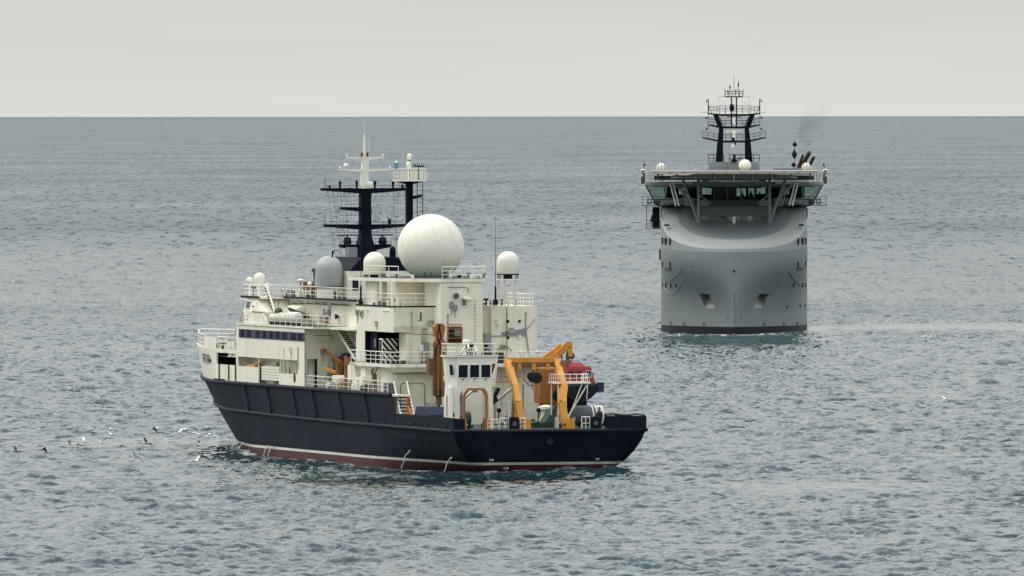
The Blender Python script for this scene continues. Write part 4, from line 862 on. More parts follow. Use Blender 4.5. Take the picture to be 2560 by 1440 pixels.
mb = MB(); mb.prism([(CY_-.62, 10.4), (CY_-.3, 11.0), (CY_-.5, 11.9), (CY_-.25, 12.2), (CY_+.25, 12.2), (CY_+.5, 11.9), (CY_+.3, 11.0), (CY_+.62, 10.4), (CY_+.3, 10.2), (CY_-.3, 10.2)], 'x', CX_-.35, CX_+.25); mb.build('knuckle', 'rust_orange', kc)
mb = MB(); mb.box(CX_-.3, CX_+.5, CY_+.5, CY_+.95, 7.9, 9.3); mb.box(CX_-.3, CX_+.5, CY_-.98, CY_-.5, 7.8, 8.9); mb.build('valve_block', 'brown', kc)
mb = MB(); mb.path([(CX_-.4, CY_, 12.1), (CX_-.42, CY_+.3, 11.2), (CX_-.42, CY_+.1, 10.7), (CX_-.42, CY_-.3, 9.8), (CX_-.42, CY_-.5, 8.6)], .05); mb.build('hose', 'dark', kc); mb = MB(); mb.path([(CX_-.4, CY_+.1, 12.1), (CX_-.42, CY_-.1, 11.0), (CX_-.42, CY_+.35, 10.2), (CX_-.42, CY_+.5, 9.0)], .05); mb.build('hose', 'dark', kc); mb = MB(); mb.box(CX_-.4, CX_+.2, CY_-.35, CY_+.35, 6.1, 6.7); mb.build('slew_motor', 'dark', kc)
# blue covered winch beside it
# ---- A-frame at the stern
af = empty('stern_a_frame', (0, 0, 0)); af.parent = ship
for y0, y1 in ((1.45, 1.3), (-2.35, -2.95)):
    mb = MB(); mb.beam((3.5, y0-.1, 3.9), (3.9, y0+.12, 5.7), .55, .62, up=(1, 0, 0)); mb.beam((3.9, y0+.12, 5.62), (5.2, y1+.12, 7.0), .52, .6, up=(1, 0, 0)); mb.beam((5.2, y1+.12, 6.95), (7.8, y1, 9.15), .50, .55, up=(1, 0, 0)); mb.build('leg', 'orange', af)
    mb = MB(); mb.box(3.0, 4.2, y0-.75, y0-.05, 3.5, 4.35); mb.build('foot', 'orange', af)
    mb = MB(); mb.tube((6.5, y0-.2, 3.7), (5.9, y1+.02, 7.3), .11, 8); mb.tube((6.5, y0-.2, 3.7), (6.2, y1-.1, 5.6), .17, 8); mb.build('hydraulic_cylinder', 'rust_orange', af)
    mb = MB(); mb.beam((7.0, y1-.3, 9.0), (6.6, y1-.35, 7.7), .3, .3); mb.build('knee', 'brown', af)
mb = MB(); mb.box(7.5, 8.1, -3.15, 1.5, 8.95, 9.35); mb.build('cross_beam', 'orange', af)
mb = MB(); mb.box(7.3, 7.95, -2.7, 1.1, 8.55, 8.94); mb.build('under_beam', 'brown', af)
for y_ in (.4, -.85, -2.1): mb = MB(); mb.box(7.2, 7.5, y_-.16, y_+.16, 8.35, 8.85); mb.build('sheave_bracket', 'orange', af)
mb = MB(); mb.tube((7.3, -.85, 8.4), (7.3, -.8, 7.9), .06); mb.lathe([(.1, -.1), (.34, -.06), (.34, .06), (.1, .1)], 7.3, -.62, 7.8, n=14, axis='x'); mb.lathe([(.1, -.1), (.46, -.08), (.46, .08), (.1, .1)], 7.2, -1.1, 7.65, n=16, axis='x'); mb.box(7.1, 7.4, -1.4, -.5, 7.35, 7.75); mb.build('hanging_block', 'dark', af)
for a, b_ in (((7.2, -.65, 7.4), (6.3, -1.0, 4.6)), ((7.2, -1.0, 7.4), (6.3, -1.1, 4.6)), ((8.5, 1.6, 5.9), (8.0, 1.8, 3.9))):
    mb = MB(); mb.tube(a, b_, .018, 4); mb.build('wire', 'cable', af)
mb = MB(); mb.path([(7.4, -.1, 8.4), (7.0, .1, 7.6), (7.0, -.3, 7.1), (7.0, -.8, 7.0)], .04); mb.build('hose', 'brown', af)
# crinkled ladder and lamp on port leg, work platform behind
mb = MB()
for k in range(7): mb.path([(5.2-.12*k, 1.75, 7.0-.35*k), (5.1-.12*k, 2.1, 6.95-.35*k), (5.05-.12*k, 1.85, 6.8-.35*k)], .02, 4)
mb.build('rope_ladder', 'grey', af)
mb = MB(); mb.hexa([(9.2, 2.55, 5.9), (9.2, 1.95, 6.35), (9.2, 1.6, 5.75), (9.2, 2.2, 5.3)], [(9.3, 2.55, 5.9), (9.3, 1.95, 6.35), (9.3, 1.6, 5.75), (9.3, 2.2, 5.3)]); mb.tube((9.25, 1.9, 6.2), (9.25, 1.6, 6.8), .2, 8); mb.build('floodlight', 'dark', af)
mb = MB(); mb.hexa([(9.2, -3.3, 6.6), (9.2, -3.0, 6.0), (9.2, -3.7, 5.3), (9.2, -3.8, 5.8)], [(9.3, -3.3, 6.6), (9.3, -3.0, 6.0), (9.3, -3.7, 5.3), (9.3, -3.8, 5.8)]); mb.build('floodlight', 'dark', af)
mb = MB(); mb.box(14, 15.2, -1.6, 1.9, 7.15, 7.25); wp = mb.build('work_platform', 'rust_orange', ship); rail(wp, [(14, 1.9, 7.25), (14, -1.6, 7.25)], 1.15, 3, .5, r=.025, m='rust_orange')
mb = MB(); mb.beam((14.6, -1.6, 7.0), (19.8, -1.6, 5.6), .2, .2); mb.beam((14.6, 1.6, 7.0), (19.8, 1.6, 5.6), .2, .2); mb.build('platform_bracket', 'white', wp)
# ---- starboard crane with folded boom
sc_ = empty('starboard_crane', (0, 0, 0)); sc_.parent = ship
mb = MB(); mb.lathe([(.75, 0), (.75, 2.4), (.6, 2.6), (.6, 4.6)], 14, -4.2, 3.5, n=16); mb.build('pedestal', 'rust_orange', sc_)
mb = MB(); mb.box(13.2, 14.8, -4.7, -3.2, 5.4, 8.3); mb.build('slew_house', 'rust_orange', sc_)
mb = MB(); mb.beam((14, -2.7, 8.35), (14, -4.6, 9.6), .5, .55); mb.beam((14, -4.2, 8.7), (14, -6.0, 10.35), .45, .55); mb.beam((14.3, -3.4, 8.7), (14.3, -5.4, 10.25), .3, .3); mb.build('main_boom', 'orange', sc_)
mb = MB(); mb.beam((14, -4.0, 8.3), (14, -5.6, 9.9), .14, .14); mb.tube((13.7, -4.4, 8.5), (13.7, -5.5, 9.7), .11, 8); mb.build('hydraulic_cylinder', 'rust_orange', sc_)
mb = MB(); mb.beam((14, -5.7, 10.35), (14, -6.25, 10.3), .5, .4); mb.beam((14, -6.05, 10.4), (14, -6.1, 9.3), .4, .45); mb.build('jib', 'orange', sc_)
mb = MB(); mb.tube((14, -5.9, 9.6), (14, -5.9, 8.4), .16, 8); mb.tube((13.8, -5.35, 9.5), (13.8, -5.35, 8.6), .06, 6); mb.lathe([(.1, -.1), (.3, -.05), (.3, .05), (.1, .1)], 13.9, -6.2, 9.35, n=12, axis='x'); mb.build('hook_block', 'grey_dark', sc_)
mb = MB(); mb.hexa([(13.6, -6.3, 8.4), (14.4, -6.3, 8.4), (14.4, -4.8, 8.4), (13.6, -4.8, 8.4)], [(13.8, -6.2, 9.0), (14.2, -6.2, 9.0), (14.2, -5.2, 8.95), (13.8, -5.2, 8.95)]); mb.build('lifting_beam', 'brown', sc_)
# ---- white truss platform
tp = empty('truss_platform', (0, 0, 0)); tp.parent = ship
mb = MB(); mb.box(5.2, 7.6, -5.2, -2.2, 7.2, 7.33); mb.build('platform', 'white_clean', tp); rail(tp, [(7.5, -2.3, 7.33), (5.3, -2.3, 7.33), (5.3, -5.1, 7.33), (7.5, -5.1, 7.33)], .65, 2, .6, r=.03)
mb = MB(); A0 = [(5.4, -2.4), (5.4, -3.1), (7.3, -2.4)]
for x, y in A0: mb.tube((x, y, 3.5), (x, y, 7.2), .06)
mb.tube((5.4, -3.1, 4.2), (5.4, -5.0, 7.2), .06); mb.tube((5.4, -3.0, 3.6), (5.4, -4.5, 7.2), .05); mb.tube((5.4, -5.0, 7.2), (5.4, -4.9, 5.9), .04)
for k in range(4): mb.tube((5.4, -2.4, 3.8+k*.85), (5.4, -3.1, 4.65+k*.8), .045); mb.tube((5.4, -2.4, 4.2+k*.8), (5.4, -3.1, 4.2+k*.8), .04)
mb.build('truss', 'white_clean', tp)
# stern fittings
for y_ in (3.0, -4.05):
    mb = MB(); mb.prism([(y_-.42, 3.5), (y_+.42, 3.5), (y_+.42, 4.35), (y_+.3, 4.58), (y_-.3, 4.58), (y_-.42, 4.35)], 'x', .1, .7); mb.m = 1; mb.lathe([(.2, 0), (.2, .03)], .08, y_, 4.05, n=14, axis='x'); mb.build('stern_fairlead', ['black', 'grey_dark'], ship)
rail(ship, [(.4, 4.2, 3.5), (.4, 3.45, 3.5)], 1.0, 3, .5, r=.03); rail(ship, [(.5, 5.2, 3.5), (.5, 4.3, 3.5)], .9, 3, .5, r=.03); rail(ship, [(.4, 2.4, 3.5), (.4, 2.0, 3.5)], 1.0, 3, .4, r=.03); rail(ship, [(.4, -2.9, 3.5), (.4, -3.6, 3.5)], 1.05, 2, .4, r=.035)
for y_ in (2.6, -.85):
    mb = MB(); mb.tube((6.2, y_, 3.5), (6.2, y_-.1, 4.9), .06); mb.ball((6.2, y_-.1, 5.0), .2, 10, 6); mb.build('control_post', 'black', ship)
mb = MB(); mb.lathe([(.45, 0), (.4, .7), (.75, .8), (.7, 1.0), (.2, 1.15)], 9.5, -2.6, 4.2, n=16); mb.box(9, 10, -3.2, -2, 3.5, 4.2); mb.build('mushroom_vent', 'white_clean', ship)
mb = MB(); mb.box(7, 11, -3.3, .9, 3.5, 3.95); mb.hexa([(7, -3.3, 3.95), (9, -3.3, 3.95), (9, -1.8, 3.95), (7, -1.8, 3.95)], [(7.6, -3.2, 5.3), (8.6, -3.2, 5.3), (8.6, -2.8, 5.3), (7.6, -2.8, 5.3)])
for k in range(9): mb.box(6.95, 7, -1.7+k*.26, -1.6+k*.26, 3.55, 3.9)
mb.build('winch_base', 'green', ship)
# small deck cranes and equipment on the port main deck
dc = empty('deck_crane', (0, 0, 0)); dc.parent = ship
mb = MB(); mb.lathe([(.45, 0), (.45, .4), (.3, .5), (.28, 1.5), (.22, 2.0)], 40.6, 6.3, 6.1, n=12); mb.box(40.3, 40.9, 6.0, 6.6, 7.5, 8.45); mb.build('slew_house', 'crane_brown', dc)
mb = MB(); mb.hexa([(40.6, 6.1, 8.15), (40.8, 6.25, 8.15), (40.8, 6.25, 8.5), (40.6, 6.1, 8.5)], [(42.55, 7.05, 9.25), (42.7, 7.12, 9.25), (42.7, 7.12, 9.42), (42.55, 7.05, 9.42)]); mb.lathe([(.1, -.1), (.2, -.08), (.2, .08), (.1, .1)], 42.6, 7.1, 9.35, n=12, axis='x'); mb.build('main_boom', 'rust_orange', dc)
mb = MB(); mb.hexa([(40.5, 6.35, 7.3), (40.7, 6.5, 7.3), (40.7, 6.5, 7.6), (40.5, 6.35, 7.6)], [(42.35, 7.15, 7.72), (42.5, 7.25, 7.72), (42.5, 7.25, 7.92), (42.35, 7.15, 7.92)]); mb.build('jib', 'orange', dc)
mb = MB(); mb.tube((40.6, 6.4, 7.4), (41.6, 6.75, 8.75), .08, 8); mb.build('hydraulic_cylinder', 'brown', dc)
mb = MB(); mb.tube((40.6, 6.2, 8.6), (42.6, 7.1, 9.52), .018, 4); mb.build('wire', 'cable', dc)
mb = MB(); mb.beam((40.6, 6.4, 6.7), (42.0, 7.1, 7.0), .12, .14); mb.build('outrigger', 'brown', dc)
pc = MB(); pc.tube((32.2, 8.2, 6.1), (32.2, 8.2, 7.1), .16, 8); pc.tube((32.2, 8.2, 7.0), (32.2, 8.2, 9.1), .16, 8, .13); pc.beam((32.2, 8.2, 8.2), (30.9, 8.2, 8.95), .16, .16); pc.build('davit', 'rust_orange', ship)
dv = MB(); dv.tube((25.6, 7.6, 6.1), (25.6, 7.6, 7.7), .22, 8); dv.tube((25.6, 7.6, 7.6), (23.6, 7.6, 9.0), .06, 6); dv.build('davit', 'brown', ship)
for x, y, z0, w_, d_, h_, m_ in ((36.5, 7.4, 6.1, 2.0, 1.0, 1.25, 'white'), (38.3, 7.7, 6.1, 1.0, .8, .6, 'white'), (30.4, 7.4, 6.1, 1.5, 1.1, 1.2, 'white_clean'), (28.4, 7.6, 6.1, 1.2, .8, 1.35, 'white'), (27.2, 7.3, 6.1, .8, .8, .8, 'grey'), (29.3, 7.2, 7.25, 1.3, .7, .95, 'white_clean'), (34.2, 7.6, 6.1, .9, .7, .8, 'green'), (21.8, 7.4, 6.1, .9, .8, .9, 'grey_dark')):
    mb = MB(); mb.box(x-w_/2, x+w_/2, y-d_/2, y+d_/2, z0, z0+h_*.85); mb.prism([(x-w_/2, z0+h_*.85), (x+w_/2, z0+h_*.85), (x+w_/2-.15, z0+h_), (x-w_/2+.15, z0+h_)], 'y', y-d_/2, y+d_/2); mb.box(x-w_/4, x+w_/4, y+d_/2, y+d_/2+.05, z0+.15*h_, z0+.6*h_); mb.build('deck_locker', m_, ship)
mb = MB(); P = []
for k in range(26): P.append((37.6-(k % 13)*.16, 7.95+.12*(k % 2), 6.2+.95*((k*7) % 5)/5))
mb.path(P, .035); mb.build('net_pile', 'tan', ship)
so_ = MB(); so_.beam((14.9, 7.6, 3.6), (15.6, 7.6, 5.0), .22, .22); so_.beam((15.6, 7.6, 4.9), (15.55, 7.6, 5.9), .26, .3); so_.beam((14.0, 7.7, 4.3), (15.3, 7.7, 5.1), .18, .2); so_.tube((14.1, 7.6, 3.6), (14.0, 7.7, 4.4), .12); so_.build('loader_arm', 'rust_orange', ship)
# bow railing, windlass and fittings
bx = [(x, max(0, hb(x, 9)-.12), 9.0) for x in (105, 101, 97, 92, 87, 82, 78.5)]
rail(ship, bx, 1.1, 3, 1.3, r=.04); rail(ship, [(a, -b_, c) for a, b_, c in bx], 1.1, 3, 1.3, r=.04); rail(ship, [(105, 1.0, 9), (107.6, 0, 9), (105, -1.0, 9)], 1.1, 3, 1.3, r=.04)
mb = MB(); 
mb.grid([[(x, hb(x, 9)-.02, z) for x in (78.4, 76, 73.6, 71.8)] for z in (9.0, 10.05)]); mb.build('bow_screen', 'white_clean', forec)
rail(ship, [(71.6, 8.5, 9.0), (66.2, 8.5, 9.0)], 1.05, 3, 1.2, r=.04)
for x in (70.6, 69.0, 67.6, 66.4):
    mb = MB(); mb.lathe([(.3, 0), (.18, .1), (.18, .6), (.34, .68), (.3, .85)], x, 7.6, 8.32, n=10); mb.build('bollard', 'white_clean', forec)
for x, y_ in ((95, 1.5), (91, 3.2), (88, 4.2), (84, 5.4), (81, 6.4)):
    mb = MB(); mb.lathe([(.35, 0), (.2, .1), (.2, .45), (.34, .55), (.3, .7)], x, y_, 8.4, n=10); mb.build('bollard', 'green', forec)
mb = MB(); mb.box(70.8, 72.6, 5, 6.6, 8.4, 9.5); mb.tube((71, 5.8, 10.2), (68, 6.6, 9.9), .06); mb.tube((71, 5.8, 9.2), (71, 5.8, 10.4), .08); mb.build('windlass', 'grey_dark', forec)
# water jets from overboard discharges
for x, z_, L in ((88.5, .95, 1.2), (78.8, .9, 1.0), (76.5, .8, .8), (66, .85, 1.0), (54.6, .9, 1.1), (53.4, .85, .9), (13.6, 1.5, 1.9), (4.2, 1.2, 1.5)):
    P = []; y0 = hb(x, z_)
    for i in range(8):
        t_ = i/7; P.append((x+.8*L*t_-.1*math.sin(9*t_), y0+.35*t_, z_*(1-t_**1.7)+.05*math.sin(14*t_+x)))
    mb = MB()
    for i in range(7): mb.tube(P[i], P[i+1], .035+.012*((i*5) % 3), 6, .035+.012*(((i+1)*5) % 3))
    mb.build('overboard_discharge', 'foam', hull)
# ---- loose things carried on ship one (each a thing of its own), in ship coordinates under the ship's transform
SM = Matrix.Translation((3.1, 1012, 0)) @ Matrix.Rotation(math.pi/2+A1, 4, 'Z')
def on_ship(name, label, cat, p, rz=0, group=None):
    o = empty(name, SM @ Vector(p), math.pi/2+A1+rz); return tag(o, label, cat, group)
# life raft canisters on the boat deck
def raft_can(lab, p, rz, L, r, tilt=0):
    e = on_ship('life_raft_canister', lab, 'life raft', p, rz, 'life raft canisters on the boat deck')
    mb = MB(); mb.lathe([(r*.55, -L/2), (r*.93, -L/2+.12), (r, -L/2+.3), (r, L/2-.3), (r*.93, L/2-.12), (r*.55, L/2)], 0, 0, r+.18, n=18, axis='x'); mb.build('canister', 'cream', e, smooth=True, angle=40)
    for k in range(3):
        x = -L*.3+k*L*.3; mb = MB(); mb.lathe([(r*1.015, -.05), (r*1.03, 0), (r*1.015, .05)], x, 0, r+.18, n=18, axis='x'); mb.build('strap', 'grey', e)
    for s in (-1, 1): mb = MB(); mb.box(s*L*.28-.08, s*L*.28+.08, -r*.7, r*.7, 0, .3); mb.build('cradle', 'grey_dark', e)
    return e
raft_can('foremost cream life raft canister, low by the foot of the stairway', (55.3, 8.0, 11.41), 0, 2.0, .36)
raft_can('second cream life raft canister from the bow, next to the stairway', (52.6, 7.9, 11.41), 0, 2.4, .44)
raft_can('cream life raft canister nearest the stern in the lower row', (49.4, 7.9, 11.41), 0, 3.2, .50)
e = raft_can('cream life raft canister raised above the others with a black chute', (53.2, 6.6, 11.85), 0, 3.6, .52)
mb = MB(); mb.prism([(.2, 1.05), (-2.0, .85), (-6.0, .50), (-5.7, .1), (-2.2, .35)], 'y', .5, .8); mb.build('chute', 'black', e)
for x in (-1.4, 1.4):
    mb = MB(); mb.box(x-.1, x+.1, -.4, .4, -.44, .2); mb.build('stand', 'white_clean', e)
e = on_ship('fender_ball', 'grey fender ball hanging beside the white stairway under the bridge wing', 'fender', (57.0, 7.1, 11.41)); mb = MB(); mb.ball((0, 0, 1.1), .36, 16, 10); mb.tube((0, 0, 1.6), (0, 0, 2.1), .04); mb.tube((0, 0, 0), (0, 0, .9), .09); mb.build('ball', 'grey_dark', e, smooth=True)
# covered boat behind the deck crane
e = on_ship('covered_boat', 'dark blue tarpaulin-covered boat standing behind the small orange deck crane', 'boat', (41.7, 5.35, 6.1))
mb = MB(); rws = []
for x in [-1.6+3.2*i/10 for i in range(11)]:
    rws.append([(x, 1.0*math.cos(a)*(1-.1*(x/1.6)**2), .2+2.9*(math.sin(a)**.8 if math.sin(a) > 0 else 0)*(1-.12*(x/1.6)**2)) for a in [math.pi*j/12 for j in range(13)]])
mb.grid(rws); mb.add(rws[0], [tuple(range(13))]); mb.add(rws[-1], [tuple(range(13))]); mb.build('tarpaulin', 'blue_tarp', e, smooth=True, angle=50); mb = MB(); mb.box(-1.3, 1.3, -.7, .7, 0, .22); mb.build('cradle', 'brown', e)
e = on_ship('covered_winch', 'dark blue tarpaulin cover beside the foot of the tall folded crane', 'cover', (10.8, 7.1, 3.5))
mb = MB(); mb.prism([(-2.0, 0), (2.2, 0), (2.2, .8), (1.3, 1.75), (-1.4, 1.75), (-2.0, 1.1)], 'y', -.8, .8); mb.build('tarpaulin', 'blue_tarp', e); mb = MB(); mb.box(-2.1, 2.3, -.9, .9, 0, .1); mb.build('hem', 'dark', e)
# red work boat slung under the starboard crane
e = on_ship('work_boat', 'red-cabined work boat with dark hull stowed under the starboard crane', 'boat', (14, -6.3, 5.45))
mb = MB(); rws = []
for x in [-2.6+6.4*i/12 for i in range(13)]:
    u = (x+2.6)/6.4; w_ = 1.5*(1-u**3); rws.append([(x, -w_, 1.45+.25*u), (x, -w_*.92, .9), (x, -w_*.55, .35+.3*u), (x, 0, .05+.6*u*u), (x, w_*.55, .35+.3*u), (x, w_*.92, .9), (x, w_, 1.45+.25*u)])
mb.grid(rws); mb.add(rws[0], [tuple(range(7))]); mb.build('hull', 'dark', e, smooth=True, angle=40)
mb = MB(); mb.box(-2.62, 3.0, -1.55, 1.55, 1.42, 1.62); mb.build('gunwale', 'green', e)
mb = MB(); mb.hexa([(-2.4, -1.3, 1.6), (1.8, -1.3, 1.6), (1.8, 1.3, 1.6), (-2.4, 1.3, 1.6)], [(-2.1, -1.0, 3.0), (1.2, -1.0, 3.0), (1.2, 1.0, 3.0), (-2.1, 1.0, 3.0)]); mb.hexa([(-1.8, -.7, 3.0), (.8, -.7, 3.0), (.8, .7, 3.0), (-1.8, .7, 3.0)], [(-1.4, -.4, 3.35), (.4, -.4, 3.35), (.4, .4, 3.35), (-1.4, .4, 3.35)]); mb.build('cabin', 'red', e)
for y_ in (-.75, .05, .75): pane(e, 'x', -2.32, -1, y_-.27, y_+.27, 2.1, 2.7, frame='red' if y_ > -.5 else 'tan', glass='glass', slant=-.2)
mb = MB(); mb.box(-2.9, -2.55, -1.9, -1.4, .9, 1.7); mb.build('outboard_cover', 'blue_tarp', e)
# tank on the starboard quarter
e = on_ship('storage_tank', 'horizontal grey and white banded tank lying on the stern deck beside the standing person', 'tank', (7.2, -5.5, 3.5))
mb = MB(); mb.lathe([(.3, -1.35), (.72, -1.2), (.85, -.95), (.85, .6), (.8, .75), (.5, .95)], 0, 0, .98, n=24, axis='y')
for i, v in enumerate(mb.v): mb.v[i] = (v[0], -v[1]+.1, v[2])
mb.build('tank_body', 'grey_dark', e, smooth=True, angle=35)
for y_ in (-.3, -.6, -.9, -1.15):
    mb = MB(); mb.lathe([(.8, -.1), (.87, -.05), (.87, .05), (.8, .1)], 0, y_, .98, n=24, axis='y'); mb.build('band', 'white_clean', e, smooth=True, angle=35)
mb = MB(); mb.box(-.5, .5, -1.0, -.8, 0, .3); mb.box(-.5, .5, .5, .7, 0, .3); mb.tube((-.6, -1.5, 0), (-.6, -1.5, .9), .06); mb.box(-.9, -.6, -2.1, -1.5, .8, 1.3); mb.build('skid', 'tan', e)
# ---- people: one continuous skinned body each
def person(label, loc, rz, pose='stand', cloth='cloth_dark', group=None, coat=True):
    e = empty('person', loc, rz); tag(e, label, 'person', group)
    # x = forward, y = left; joints (name: position, radius, parent)
    J = [('pelvis', (0, 0, .96), (.15, .12), -1), ('waist', (.01, 0, 1.12), (.145, .11), 0), ('chest', (.02, 0, 1.34), (.17, .12), 1), ('neckb', (.02, 0, 1.50), (.075, .07), 2), ('neck', (.03, 0, 1.56), (.055, .055), 3), ('headl', (.04, 0, 1.64), (.082, .075), 4), ('headu', (.035, 0, 1.735), (.085, .08), 5), ('crown', (.03, 0, 1.79), (.05, .05), 6)]
    def chain(par, pts):
        for p, r_ in pts:
            J.append(('j', p, (r_, r_), par)); par = len(J)-1
        return par
    for s in (1, -1):
        chain(0, [((0, s*.10, .90), .095), ((.02, s*.11, .50), .062), ((-.01, s*.12, .10), .045), ((.02, s*.125, .045), .045), ((.15, s*.14, .03), .035)])
        if pose == 'stand': w_ = chain(2, [((.01, s*.20, 1.42), .065), ((-.03, s*.25, 1.14), .05), ((.10, s*.22, .92), .04), ((.14, s*.21, .86), .038)])
        else: w_ = chain(2, [((.01, s*.20, 1.42), .065), ((.05, s*.26, 1.16), .05), ((.30, s*.20, 1.12), .04), ((.37, s*.18, 1.12), .038)])
        bx_, by_, bz_ = J[w_][1]
        for k, (dy, ln) in enumerate(((-.03, .075), (-.01, .085), (.01, .08), (.03, .065))):
            dirv = (.35, 0, -.9) if pose == 'stand' else (1, 0, -.3)
            chain(w_, [((bx_+dirv[0]*.05, by_+dy, bz_+dirv[2]*.05), .011), ((bx_+dirv[0]*(.05+ln), by_+dy*1.2, bz_+dirv[2]*(.05+ln)), .009)])
        chain(w_, [((bx_+.03, by_-s*.045, bz_-.01), .012), ((bx_+.06, by_-s*.05, bz_-.05), .010)])
    me = bpy.data.meshes.new('body'); me.from_pydata([j[1] for j in J], [(i, j[3]) for i, j in enumerate(J) if j[3] >= 0], [])
    o = bpy.data.objects.new('body', me); C.objects.link(o); o.parent = e
    sk = o.modifiers.new('skin', 'SKIN'); sk.use_smooth_shade = True
    sv = me.skin_vertices[0].data
    for i, j in enumerate(J): sv[i].radius = j[2]; sv[i].use_root = (i == 0)
    o.modifiers.new('sub', 'SUBSURF').levels = 1; o.modifiers['sub'].render_levels = 1
    me.materials.append(MAT[cloth])
    mb = MB(); mb.ball((.035, 0, 1.685), .088, 12, 9, 1.3); mb.box(.115, .14, -.012, .012, 1.655, 1.69)
    for s in (1, -1): mb.ball((.11, s*.032, 1.70), .011, 6, 4); mb.ball((.03, s*.09, 1.685), .02, 6, 4)
    mb.box(.108, .122, -.025, .025, 1.625, 1.633)
    mb.build('face', 'skin', e, smooth=True, angle=50)
    mb = MB(); mb.lathe([(.098, 0), (.105, .05), (.085, .11), (.03, .14)], .02, 0, 1.715, n=12); mb.build('hair', 'black', e, smooth=True)
    if coat:
        mb = MB(); rws = []
        for z, a, b_ in ((.72, .17, .21), (.95, .165, .205), (1.15, .16, .20), (1.35, .165, .215), (1.46, .12, .17), (1.53, .075, .08)): rws.append([(a*math.cos(t_)+.01, b_*math.sin(t_), z) for t_ in [i*math.pi/8 for i in range(16)]])
        mb.grid(rws, close=True); mb.build('coat', cloth, e, smooth=True)
    return e
person('person in dark clothing standing at the stern rail beside the grey tank', SM @ Vector((.9, -4.6, 3.5)), math.pi/2+A1+R(150))
# ================================================================== SHIP TWO : grey support vessel, bow on
GH = -math.pi/2-math.atan2(30.0, 1652)
gs = empty('support_vessel', (30.0, 1652, 0), GH)
tag(gs, 'grey support vessel bow-on with helideck over the bridge and dark twin-legged mast', 'ship')
def sx2(z): return float(np.interp(z, [-3, 4, 8, 11, 12], [0, 0, -.15, -.5, -.6]))
def hb2(x, z):
    u = (sx2(z)-x); b_ = sstep(3.0, 10.5, z)
    Vv = 1-(1-min(1, max(0, u/21)))**1.9
    k = min(1, max(0, u/15.5)); Rr = math.sqrt(max(0, 1-(1-k)**2.2))
    return 10.0*(Vv*(1-b_)+Rr*b_)
US = [0, .02, .06, .12, .2, .4, .7, 1.1, 1.7, 2.4, 3.0, 3.8, 4.8, 6, 7.4, 9, 11, 13, 15, 17, 19, 21, 24]
Z2 = [-1.5, -.3, .15, .95, 1.5, 2.4, 3.5, 5.4, 6.2, 7.0, 8.0, 9.0, 10.0, 10.6, 11.1]
def zk(u): return .75*min(1, u/16)**1.3           # the knuckle rises slightly aft
def P2(u, z, s): zz_ = z+(zk(u) if z > 9.5 else 0)*min(1, max(0, (z-9.5)/1.6)); return (sx2(z)-u, s*hb2(sx2(z)-u, z), zz_)
mb = MB()
for s in (1, -1):
    for j in range(len(Z2)-1):
        zm = (Z2[j]+Z2[j+1])/2; mb.m = 1 if zm < .95 else 0
        for i in range(len(US)-1):
            a, b_, c, d_ = P2(US[i], Z2[j], s), P2(US[i+1], Z2[j], s), P2(US[i+1], Z2[j+1], s), P2(US[i], Z2[j+1], s)
            if abs(Z2[j]-3.5) < .01 and 3.0-.01 <= US[i] and US[i+1] <= 4.81:
                continue
            mb.add([a, b_, c, d_], [(0, 1, 2, 3)])
hull2 = None
# straight sides aft and a simple after body
    # (the far sides and stern cannot be seen from ahead but close the hull)
for s in (1, -1):
    for z0, z1, m_ in ((-1.5, .95, 1), (.95, 11.85, 0)):
        mb.m = m_; mb.grid([[(x, s*10.0, z) for x in (-23.2, -50, -80, -96)] for z in (z0, z1)])
mb.m = 0; mb.add([(-96, -10, -1.5), (-96, 10, -1.5), (-96, 10, 11.85), (-96, -10, 11.85)], [(0, 1, 2, 3)])
bm_v = len(mb.v)
hull2 = mb.build('hull', ['haze_grey', 'boot_black'], gs, smooth=True, recalc=False)
bm = bmesh.new(); bm.from_mesh(hull2.data); bmesh.ops.remove_doubles(bm, verts=bm.verts, dist=.004); bmesh.ops.recalc_face_normals(bm, faces=bm.faces); bm.to_mesh(hull2.data); bm.free(); hull2.data.set_sharp_from_angle(angle=R(35))
for s in (1, -1):      # anchor pockets: floor sloping inwards, a shadowed roof
    A, B, Cc, Dd = P2(3.0, 3.5, s), P2(4.8, 3.5, s), P2(4.8, 5.4, s), P2(3.0, 5.4, s)
    inn = Vector((-1.5, -s*1.1, -.30)); C1, D1 = Vector(Cc)+inn, Vector(Dd)+inn
    mb = MB(); mb.add([A, B, C1, D1, Cc, Dd], [(0, 1, 2, 3), (3, 2, 4, 5), (0, 3, 5), (1, 4, 2)]); mb.build('anchor_pocket', 'haze_grey_pale_lit', hull2)
mb = MB(); mb.tube((.02, 0, .75), (.02, 0, 5.6), .045, 6); mb.build('stem_bar', 'haze_grey_dark', hull2)
# upper bow : band and crescent whaleback, sky light painted into their greys, scooped foredeck
RU = [0, .03, .1, .22, .4, .7, 1.1, 1.7, 2.4, 3.2, 4.2, 5.4, 6.8, 8.4, 10, 12, 14, 16, 18.5, 21, 23]
def out2(u, inset):
    """bow outline at the knuckle moved inwards by inset"""
    L, b_ = 15.5-inset*.62, 10.0-inset; x0 = -.55-inset*1.35
    k = min(1, max(0, u/15.5)); x = x0-(u*(L/15.5)); y = b_*math.sqrt(max(0, 1-(1-k)**2.2))
    return x, y
def zlow(u): q_ = min(1.15, u/20); return 11.5+5.7*q_**1.45
def zup(u): q_ = min(1.15, u/20); return 12.75+4.55*q_**1.15
rings = {0: (0.0, lambda u: 11.1+zk(u)), 1: (.12, lambda u: min(17.2, zlow(u))), 2: (.55, lambda u: min(17.25, zlow(u)*.62+zup(u)*.38+.12)), 3: (2.3, lambda u: min(17.3, zup(u)))}
